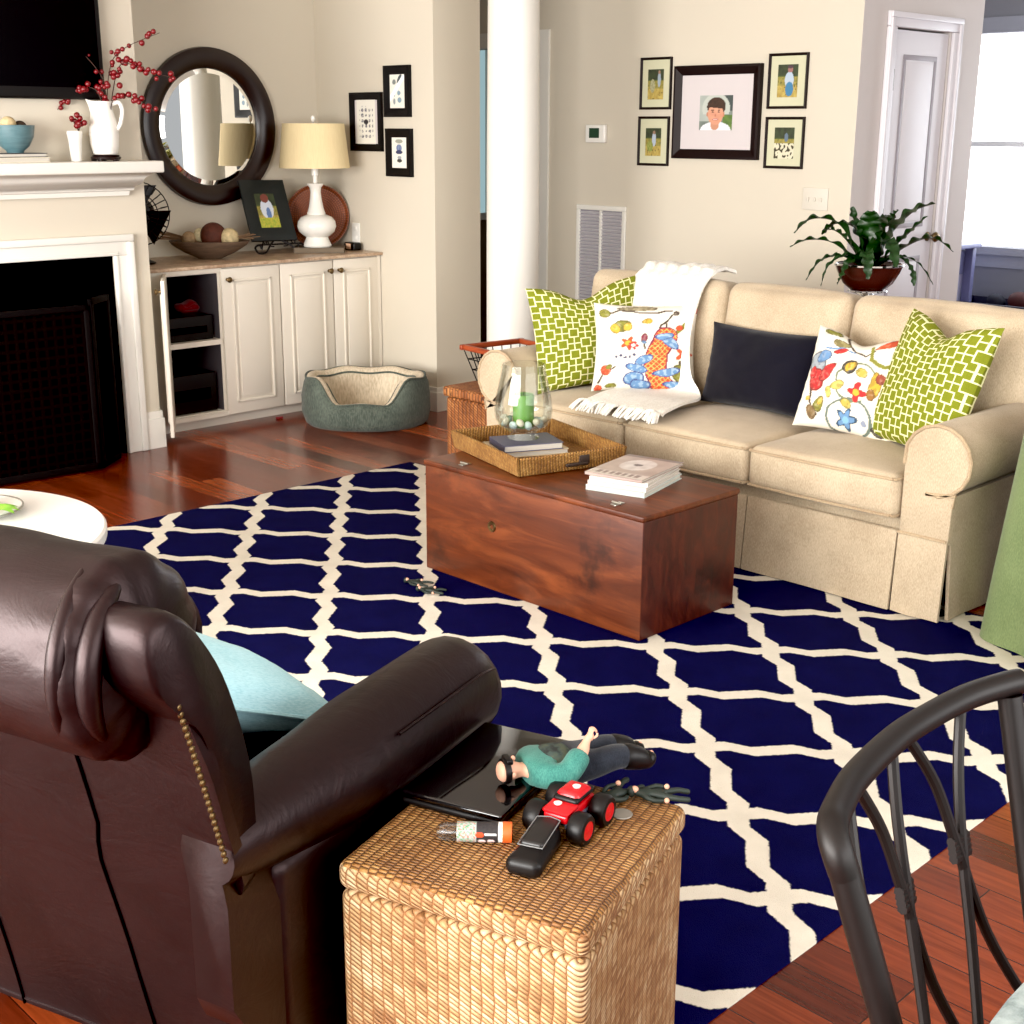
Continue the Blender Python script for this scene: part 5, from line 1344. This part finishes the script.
for sg in (-1, 1):
    for i in range(24):
        b = .67 + .33 * i / 23; p = backp(0 if sg < 0 else 1, b, 0)
        o = bpy.data.objects.new('nailhead', nme); COL.objects.link(o); o.parent = ob; o.location = (p[0] - .012, sg * .418, p[2])
for (x, y) in ((-.05, -.38), (-.05, .38), (.40, -.38), (.40, .38)): MB().lathe([(.02, 0), (.028, .06)], 14, cx=x, cy=y).build('foot', DARKW, ac)
# side skirt panels between hem and arms
M = Matrix.Translation(ac.location) @ Matrix.Rotation(RAD(18), 4, 'Z')
pil = pillow_mesh(.44, .44, .16, 0, 26, .05, 9).build('throw_pillow', AQUA, None, sharp=80, recalc=False); pil.matrix_world = M @ rotm(RAD(74), RAD(-66), RAD(0), (.355, -.01, .50)); tag(pil, 'pale aqua pillow lying in the leather armchair seat', 'pillow')
mb = MB(); ed = []
for (i, j) in [(t / 20, 0) for t in range(20)] + [(1, t / 20) for t in range(20)] + [(1 - t / 20, 1) for t in range(20)] + [(0, 1 - t / 20) for t in range(20)]:
    u, v = 2 * i - 1, 2 * j - 1
    ed.append((.22 * u * (1 - .05 * (1 - v * v)), 0, .22 * v * (1 - .05 * (1 - u * u)) + .22))
mb.tube(ed, .0045, 6, closed=True); mb.build('piping', AQUAP, pil)

# ---------------------------------------------------------------- WICKER CUBE and the toys on it
ST = [(0, C(128, 84, 46)), (.45, C(184, 144, 98)), (1, C(222, 198, 158))]
STT = [(0, C(116, 74, 32)), (.5, C(156, 108, 54)), (1, C(186, 142, 82))]
cu = thing('wicker_cube', 'square woven seagrass storage cube beside the armchair', 'storage cube', (1.352, 1.352, 0), RAD(18.5))
CUH = .492
S2 = .212
MB().rbox(-S2 + .003, S2 - .003, -S2 + .003, S2 - .003, 0.0, CUH - .05, .016, 3).build('body', m_weave('seagrass_side', False, ST, .0195, .0085, C(140, 92, 52)), cu)
lidm = MB().rbox(-S2, S2, -S2, S2, CUH - .049, CUH, .018, 4).build('lid', [m_weave('seagrass_lid_edge', False, ST, .0195, .0085, C(140, 92, 52)), m_weave('seagrass_lid_top', True, STT, .0155, .0075, C(92, 54, 20))], cu)
for p in lidm.data.polygons:
    if p.normal.z > .6: p.material_index = 1
WZ = CUH + .0005
lt = thing('laptop', 'closed glossy black laptop on the wicker cube', 'laptop', (1.446, 1.512, WZ), RAD(18.5))
MB().rbox(-.15, .15, -.094, .094, .0, .014, .006, 3).build('base', BLACK, lt)
MB().rbox(-.152, .152, -.096, .096, .0145, .026, .006, 3).build('lid', plain('piano_black', C(8, 7, 9), .08, coat=.5), lt)
def at(px_right, px_away, z): return None
# --- action figure: one continuous skinned body, clothes as children
def skin_mesh(name, pts, edges, mat, parent, M=None, sub=2, root=0):
    me = bpy.data.meshes.new(name); me.from_pydata([tuple((M @ Vector(p[:3])) if M else p[:3]) for p in pts], edges, [])
    me.skin_vertices.new() if hasattr(me.skin_vertices, 'new') and not me.skin_vertices else None
    o = bpy.data.objects.new(name, me); COL.objects.link(o)
    md = o.modifiers.new('Skin', 'SKIN'); md.use_smooth_shade = True
    if not me.skin_vertices:
        bm = bmesh.new(); bm.from_mesh(me); bm.verts.layers.skin.verify(); bm.to_mesh(me); bm.free()
    for i, p in enumerate(pts):
        sv = me.skin_vertices[0].data[i]; r = p[3]; sv.radius = (r, r) if not isinstance(r, tuple) else r; sv.use_root = (i == root)
    ms = o.modifiers.new('Sub', 'SUBSURF'); ms.levels = sub; ms.render_levels = sub
    dg = bpy.context.evaluated_depsgraph_get(); dg.update()
    nm = bpy.data.meshes.new_from_object(o.evaluated_get(dg)); nm.name = name
    COL.objects.unlink(o); bpy.data.objects.remove(o)
    nm.materials.clear(); nm.materials.append(mat)
    nm.polygons.foreach_set('use_smooth', [True] * len(nm.polygons))
    r_ = bpy.data.objects.new(name, nm); COL.objects.link(r_); r_.parent = parent
    return r_
SKIN = plain('doll_skin', C(222, 168, 142), .5, vary=.04); TEALF = m_fabric('teal_sleeve', C(44, 104, 96), C(76, 140, 128), 600, .8, .2, 40)
k = NT('camo_vest'); v = k.coords(); f = k.noise(v, 60, 2); k.base(k.ramp(f, [(.35, C(28, 34, 32)), (.5, C(52, 66, 62)), (.65, C(70, 78, 62))])); k.rough(.85); CAMO = k.m
DKP = m_fabric('dark_trousers', C(20, 24, 32), C(38, 44, 54), 600, .85, .2, 40)
af = thing('action_figure', 'large toy soldier in teal and camouflage lying on its back', 'toy figure', (1.528, 1.398, WZ + .011), RAD(-22))
# lying along +x (head at -x), back on the weave; z up is its front
KF = 1.06
def q3(*a): return [(p[0] * KF, p[1] * KF, p[2] * KF, (p[3] * KF if not isinstance(p[3], tuple) else tuple(t * KF for t in p[3]))) for p in a]
body = q3((0, 0, .032, (.030, .024)), (-.035, 0, .034, (.031, .025)), (-.065, 0, .036, (.033, .023)), (-.085, 0, .034, .011), (-.098, 0, .036, .013), (-.115, 0, .038, (.020, .020)), (-.134, 0, .038, (.017, .018)),
          (-.068, .038, .034, .015), (-.045, .058, .020, .013), (-.02, .064, .022, .0115), (.0, .060, .026, .006),      # far arm down
          (-.068, -.038, .036, .016), (-.036, -.056, .040, .0145), (.000, -.036, .068, .0115), (.010, -.028, .080, .006), (.018, -.026, .090, .0075),   # near arm bent up
          (.020, .018, .030, .020), (.070, .024, .036, .016), (.115, .024, .024, .013), (.130, .022, .016, .006), (.134, .022, .034, .005),
          (.020, -.018, .030, .020), (.070, -.022, .040, .016), (.115, -.020, .026, .013), (.130, -.018, .016, .006), (.134, -.018, .036, .005))
E_ = [(0, 1), (1, 2), (2, 3), (3, 4), (4, 5), (5, 6), (2, 7), (7, 8), (8, 9), (9, 10), (2, 11), (11, 12), (12, 13), (13, 14), (14, 15), (0, 16), (16, 17), (17, 18), (18, 19), (19, 20), (0, 21), (21, 22), (22, 23), (23, 24), (24, 25)]
skin_mesh('body', body, E_, SKIN, af)
def layer(name, idx, grow, mat):
    ids = sorted(idx); mp = {i: j for j, i in enumerate(ids)}
    pts = []
    for i in ids:
        r = body[i][3]; r = tuple(t + grow for t in r) if isinstance(r, tuple) else r + grow
        pts.append(body[i][:3] + (r,))
    return skin_mesh(name, pts, [(mp[a], mp[b]) for a, b in E_ if a in mp and b in mp], mat, af)
layer('jacket', [0, 1, 2, 3, 7, 8, 9, 11, 12, 13], .0085, TEALF); layer('vest', [0, 1, 2], .0120, CAMO)
layer('trousers', [0, 1, 16, 17, 18, 21, 22, 23], .0065, DKP)
layer('boot', [17, 18, 19, 20], .0088, BLACK); layer('boot', [22, 23, 24, 25], .0088, BLACK)
hd = Vector(body[5][:3])
MB().lathe([(.0215, -.005), (.0225, 0), (.0215, .005)], 24, M=Matrix.Translation(hd + Vector((-.004, 0, 0))) @ Matrix.Rotation(PI / 2, 4, 'Y')).build('goggle_strap', BLACK, af)
MB().rbox(-.006, .006, -.014, .014, -.004, .006, .003, 2, M=Matrix.Translation(hd + Vector((.0, 0, .019)))).build('goggles', BLACK, af)
mb = MB(); mb.sphere((0, 0, 0), .0045, 8, 6, M=Matrix.Translation(hd + Vector((.010, 0, .021)))); mb.build('nose', SKIN, af)
for s in (-1, 1): MB().sphere((0, 0, 0), .0045, 8, 6, sq=(1, .5, 1.1), M=Matrix.Translation(hd + Vector((.004, s * .0195, .0)))).build('ear', SKIN, af)
hc = Vector(body[15][:3]) + Vector((-.001, -.0005, -.004))
MB().sphere((0, 0, 0), .0078, 12, 8, sq=(.75, 1, 1.15), M=Matrix.Translation(hc)).build('hand', SKIN, af)
for i in range(4): MB().tube(spline([tuple(hc + Vector((0, -.0055 + .0036 * i, .005))), tuple(hc + Vector((.002, -.0060 + .0038 * i, .0115))), tuple(hc + Vector((.0075, -.0055 + .0036 * i, .0125 - .0008 * abs(i - 1.5)))), tuple(hc + Vector((.0085, -.005 + .0034 * i, .008)))], 3), .0019, 6).build('finger', SKIN, af)
MB().tube(spline([tuple(hc + Vector((.003, -.006, -.002))), tuple(hc + Vector((.008, -.008, .002))), tuple(hc + Vector((.010, -.006, .006)))], 3), .0021, 6).build('thumb', SKIN, af)
# --- monster truck
tr_ = thing('toy_truck', 'red toy monster truck with big black wheels', 'toy truck', (1.420, 1.305, WZ), RAD(14))
TRED = plain('toy_red', C(196, 22, 30), .25, vary=.05); TGREY = plain('toy_grey', C(92, 100, 122), .4)
mb = MB(); mb.rbox(-.048, .048, -.022, .022, .030, .046, .005, 2); mb.rbox(-.050, -.01, -.024, .024, .044, .054, .006, 2, fn=lambda x, y, z: (x, y, z - .12 * abs(x + .01) * (z > .05))); mb.build('chassis', TRED, tr_)
MB().rbox(-.012, .044, -.022, .022, .046, .068, .009, 3, 2, fn=lambda x, y, z: (x * (1 - .25 * max(0, z - .055) / .013) , y * (1 - .2 * max(0, z - .055) / .013), z)).build('cab', TRED, tr_)
MB().rbox(-.017, .046, -.0225, .0225, .050, .060, .005, 2).build('windows', BLACK, tr_)
for s in (-1, 1): MB().rbox(-.046, .046, s * .020 - .004, s * .020 + .004, .022, .032, .003, 2).build('frame_rail', TGREY, tr_)
for (x, y) in ((.012, -.006), (-.028, .006)): MB().lathe([(.006, 0), (.007, .002), (1e-4, .003)], 12, cx=x, cy=y, cz=.068 if x > 0 else .053).build('roof_badge', PORC, tr_)
for sx in (-1, 1):
    MB().tube([(sx * .036, -.04, .026), (sx * .036, .04, .026)], .004, 8).build('axle', TGREY, tr_)
    for sy in (-1, 1):
        Mw = Matrix.Translation((sx * .036, sy * .040, .026)) @ Matrix.Rotation(-sy * PI / 2, 4, 'X')
        w = MB().lathe([(.013, -.014), (.023, -.014), (.0262, -.009), (.0265, 0), (.0262, .009), (.023, .014), (.016, .015), (.014, .010), (1e-4, .009)], 32, M=Mw).build('wheel', BLACK, tr_)
        MB().lathe([(.0150, .0105), (.0155, .0145), (.010, .0125), (.004, .014), (1e-4, .015)], 20, M=Mw).build('hub', TRED, w)
# --- black case in front of the truck
hl = thing('black_case', 'small black stitched pouch in front of red toy truck', 'pouch', (1.318, 1.277, WZ), RAD(24))
mb = MB(); mb.rbox(-.070, .045, -.026, .026, 0, .030, .012, 3, 3, (0, .002, .004), fn=lambda x, y, z: (x, y * (1 + .1 * (x < -.03)), z * (1 + .25 * max(0, x + .01) / .05))); mb.build('case', BLACK, hl)
MB().rbox(-.030, .055, -.020, .020, .026, .041, .012, 3, 2).build('flap', plain('black_leatherette', C(20, 20, 21), .35), hl)
MB().tube([(-.034, -.020, .036), (.05, -.0195, .040), (.056, 0, .0405), (.05, .0195, .040), (-.034, .020, .036), (-.034, 0, .036)], .001, 5, closed=True).build('stitching', plain('grey_thread', C(120, 120, 120), .8), hl)
# --- clear tube of candy / bubbles
tu = thing('plastic_tube', 'clear plastic tube with orange cap and printed label', 'tube', (1.283, 1.377, WZ + .0160), RAD(-46))
tu.scale = (1.13, 1.1, 1.1)
RX = Matrix.Rotation(PI / 2, 4, 'Y')
MB().lathe([(.002, -.058), (.010, -.055), (.0135, -.045), (.014, .038), (.0125, .038), (.012, -.044), (.009, -.052), (1e-4, -.054)], 28, M=RX).build('tube', m_thin('clear_plastic', (.9, .92, .95, 1), .2), tu)
def p_lab(u, v):
    c = S(30, 30, 36) if u > .42 else S(170, 180, 176)
    if u < .42 and nz(u, v, 22, 1) > .05: c = S(90, 150, 110) if nz(u, v, 14, 4) > 0 else S(196, 120, 110)
    for i in range(2):
        if ell(u, v, .55 + i * .2, .5, .085, .10) < 1: c = S(240, 216, 216)
    if u > .9: c = S(238, 236, 232)
    if ell(u, v, .5, .24, .10, .09) < 1: c = S(214, 70, 30)
    if .60 < u < .88 and .2 < v < .26: c = S(230, 230, 230)
    return c
mb = MB(); mb.grid(lambda a, b: (-.028 + .064 * a, COS(2 * PI * b) * .0146, SIN(2 * PI * b) * .0146), 50, 64)
mb.col = [p_lab(i / 50, ((j / 64 * 2 + .30) % 1)) for j in range(65) for i in range(51)]; mb.build('label', m_painted('label_gloss', .3), tu)
MB().lathe([(.0150, .036), (.0153, .038), (.0150, .049), (1e-4, .050)], 28, M=RX).build('cap', plain('orange_cap', C(222, 96, 40), .4), tu)
# --- coin
cn = MB().lathe([(.017, 0), (.018, .001), (.017, .0022), (1e-4, .0022)], 36).build('round_token', plain('dull_silver', C(150, 146, 138), .4, metal=.4)); cn.location = (1.512, 1.272, WZ); tag(cn, 'flat round grey token beside the red toy truck', 'token')
# --- little soldiers
GRN = plain('army_green', C(30, 42, 36), .6, vary=.2, scale=90); BLU = plain('toy_blue', C(44, 60, 110), .5)
def soldier(label, loc, rz, leg=.012, helm=GRN, roll=0.0):
    t = bpy.data.objects.new('toy_soldier', None); COL.objects.link(t); t.empty_display_size = .02
    t.matrix_world = rotm(rz, 0, 0, loc) @ Matrix.Scale(1.15, 4); tag(t, label, 'toy figure')
    pts = [(0, 0, .010, (.009, .007)), (-.018, 0, .011, (.010, .007)), (-.027, 0, .011, .005), (-.036, 0, .012, .007),
           (-.017, .013, .010, .0045), (-.002, .018, .014, .0038), (.010, .010, .017, .0032), (-.017, -.013, .010, .0045), (-.003, -.018, .008, .0038), (.010, -.013, .007, .0032),
           (.012, .007 + leg * .2, .010, .0055), (.030, .010 + leg * .5, .012, .0045), (.048, .010 + leg, .008, .0045), (.012, -.007, .010, .0055), (.030, -.010, .009, .0045), (.048, -.008 - leg * .4, .008, .0045)]
    ed = [(0, 1), (1, 2), (2, 3), (1, 4), (4, 5), (5, 6), (1, 7), (7, 8), (8, 9), (0, 10), (10, 11), (11, 12), (0, 13), (13, 14), (14, 15)]
    skin_mesh('body', pts, ed, GRN, t, sub=1)
    MB().sphere((0, 0, 0), .0068, 12, 8, M=Matrix.Translation((-.034, 0, .0155)), sq=(.9, .85, .8)).build('face', SKIN, t)
    MB().sphere((0, 0, 0), .0085, 12, 8, M=Matrix.Translation((-.039, 0, .012)), sq=(.8, 1, 1)).build('helmet', helm, t)
    MB().sphere((0, 0, 0), .0042, 8, 6, M=Matrix.Translation((.013, .009, .018))).build('hand', SKIN, t); MB().sphere((0, 0, 0), .0042, 8, 6, M=Matrix.Translation((.013, -.013, .007))).build('hand', SKIN, t)
    return t
soldier('small green toy soldier with blue cap near the red truck', (1.545, 1.312, WZ), RAD(0), .01, BLU)
soldier('small green toy soldier on the far right corner of cube', (1.592, 1.262, WZ), RAD(-50), .004)
soldier('small green toy soldier on the rug, farther from the trunk', (2.915, 3.44, RZ), RAD(-70), .014)
soldier('small green toy soldier on the rug, nearer to the armchair', (2.895, 3.345, RZ), RAD(-60), .01)

# ---------------------------------------------------------------- DINING CHAIR and glass table at the lower right
dc = thing('dining_chair', 'dark wrought iron dining chair with crossed curved back rods', 'chair', (1.32, .35, 0))
RAIL = [(1.062, .616), (1.082, .631), (1.109, .644), (1.171, .666), (1.235, .680), (1.321, .692), (1.394, .694), (1.464, .691), (1.51, .684), (1.558, .672), (1.574, .666)]
def back(x, z):
    """point of the bowed chair back at world x; it leans away from the sitter as it rises"""
    t = min(1, max(0, (x - RAIL[0][0]) / (RAIL[-1][0] - RAIL[0][0])))
    for (a, b) in zip(RAIL[:-1], RAIL[1:]):
        if a[0] <= x <= b[0]: y = a[1] + (b[1] - a[1]) * (x - a[0]) / (b[0] - a[0]); break
    else: y = RAIL[0][1] if x < RAIL[0][0] else RAIL[-1][1]
    k_ = .9 - z
    return (x + k_ * (.19 if t < .5 else -.05) * abs(2 * t - 1), y - .26 * k_, z)
mb = MB(); mb.tube(spline([back(1.062, .862), (1.0635, .611, .882), (1.069, .621, .895)] + [(p[0], p[1], .9) for p in RAIL][1:], 5), .0165, 14); mb.build('top_rail', IRON, dc, world=True)
for (x, xe) in ((1.062, .02), (1.556, -.02)):
    b0 = back(x, .46)
    MB().tube([back(x, .866 if x < 1.2 else .885), back(x, .7), b0, (b0[0] + xe, b0[1] - .05, .0)], [.0160, .0160, .016, .015], 14).build('post', IRON, dc, world=True)
MB().tube([back(1.065 + .49 * u / 16, .49) for u in range(17)], .012, 10).build('lower_rail', IRON, dc, world=True)
def rod(x0, xm, x1, zm, z0=.895):
    MB().tube(spline([back(x0, z0), back(x0 + (xm - x0) * .62, z0 - (z0 - zm) * .45), back(xm, zm), back(xm + (x1 - xm) * .38, zm - (zm - .49) * .5), back(x1, .495)], 6), .0070, 9).build('back_rod', IRON, dc, world=True)
for (xa, xb, xc, xd, xm) in ((1.06, 1.155, 1.06, 1.19, 1.10), (1.185, 1.295, 1.24, 1.375, 1.265), (1.335, 1.465, 1.405, 1.525, 1.42)):
    rod(xa, xm - .006, xd, .735); rod(xb, xm + .006, xc, .735)
    mb = MB()
    for j in range(4): mb.tube([back(xm - .018, .722 + j * .007), back(xm, .722 + j * .007), back(xm + .018, .722 + j * .007)], .0065, 6)
    mb.build('wire_wrap', IRON, dc, world=True)
mb = MB(); mb.rbox(1.10, 1.52, .02, .50, .42, .455, .012, 3); mb.build('seat', IRON, dc, world=True)
MB().rbox(1.115, 1.505, .035, .485, .4555, .50, .02, 4, 4, (0, 0, .012)).build('seat_pad', plain('seat_tan', C(150, 130, 100), .8), dc, world=True)
for x in (1.12, 1.50): MB().tube([(x, .04, .42), (x, .03, .2), (x, .02, .0)], .015, 12).build('leg', IRON, dc, world=True)
tb2 = thing('dining_table', 'dining table with a pale mottled glass top', 'table', (1.20, -.197, 0))
k = NT('crackle_glass'); v = k.coords(); n1 = k.noise(v, 26, 5, .7); n2 = k.noise(v, 7, 3)
k.base(k.mix(k.smooth(k.math('ADD', k.math('MULTIPLY', n1, .7), k.math('MULTIPLY', n2, .3)), .35, .65), C(92, 106, 108), C(158, 170, 170))); k.rough(.08); k.bump(n1, .15, .003)
MB().lathe([(.655, .728), (.662, .732), (.662, .744), (.655, .748), (1e-4, .7485)], 96).build('glass_top', k.m, tb2)
mb = MB(); mb.lathe([(.30, 0), (.30, .02), (.05, .05), (.04, .1), (.04, .70), (.22, .727), (1e-4, .7275)], 48); mb.build('pedestal', IRON, tb2)

# ---------------------------------------------------------------- LIGHT
def area(name, loc, rot, sx, sy, e, c):
    l = bpy.data.lights.new(name, 'AREA'); l.shape = 'RECTANGLE'; l.size = sx; l.size_y = sy; l.energy = e; l.color = c
    o = bpy.data.objects.new(name, l); COL.objects.link(o); o.location = loc; o.rotation_euler = rot; return o
area('daylight_side', (-2.9, 2.6, 1.55), (0, RAD(-90), 0), 1.9, 6.0, 960, (1, .98, .945))
area('daylight_rear', (2.2, -2.0, 1.6), (RAD(90), 0, 0), 5.5, 1.7, 210, (1, .985, .97))
area('daylight_far_window', (8.9, 3.8, 1.5), (0, RAD(90), 0), 1.4, 2.2, 40, (.86, .92, 1))
w = bpy.data.worlds.new('World'); bpy.context.scene.world = w; w.use_nodes = True
w.node_tree.nodes['Background'].inputs[0].default_value = (.95, .97, 1, 1); w.node_tree.nodes['Background'].inputs[1].default_value = .5

# ---------------------------------------------------------------- CAMERA
A0 = RAD(44.6); PITCH, ROLL = .28138777, .004159
fw = Vector((SIN(A0) * COS(PITCH), COS(A0) * COS(PITCH), -SIN(PITCH)))
rt = Vector((COS(A0), -SIN(A0), 0)); up = rt.cross(fw)
r2 = rt * COS(ROLL) + up * SIN(ROLL); u2 = -rt * SIN(ROLL) + up * COS(ROLL)
cd_ = bpy.data.cameras.new('camera'); cd_.sensor_width = 36; cd_.lens = 36 * 1328.16 / 1024; cd_.clip_start = .05
cam = bpy.data.objects.new('camera', cd_); COL.objects.link(cam)
cam.matrix_world = Matrix(((r2.x, u2.x, -fw.x, 0), (r2.y, u2.y, -fw.y, 0), (r2.z, u2.z, -fw.z, 1.58), (0, 0, 0, 1)))
sc = bpy.context.scene; sc.camera = cam
sc.view_settings.view_transform = 'Standard'; sc.view_settings.exposure = 0.0; sc.view_settings.gamma = 1.0
sc.view_settings.use_curve_mapping = True
cm = sc.view_settings.curve_mapping; cm.black_level = (.006, .0065, .006); cm.white_level = (1, 1, 1); cm.update()
sc.cycles.max_bounces = 8; sc.cycles.glossy_bounces = 4; sc.cycles.transmission_bounces = 8; sc.cycles.transparent_max_bounces = 8
sc.cycles.caustics_reflective = False; sc.cycles.caustics_refractive = False
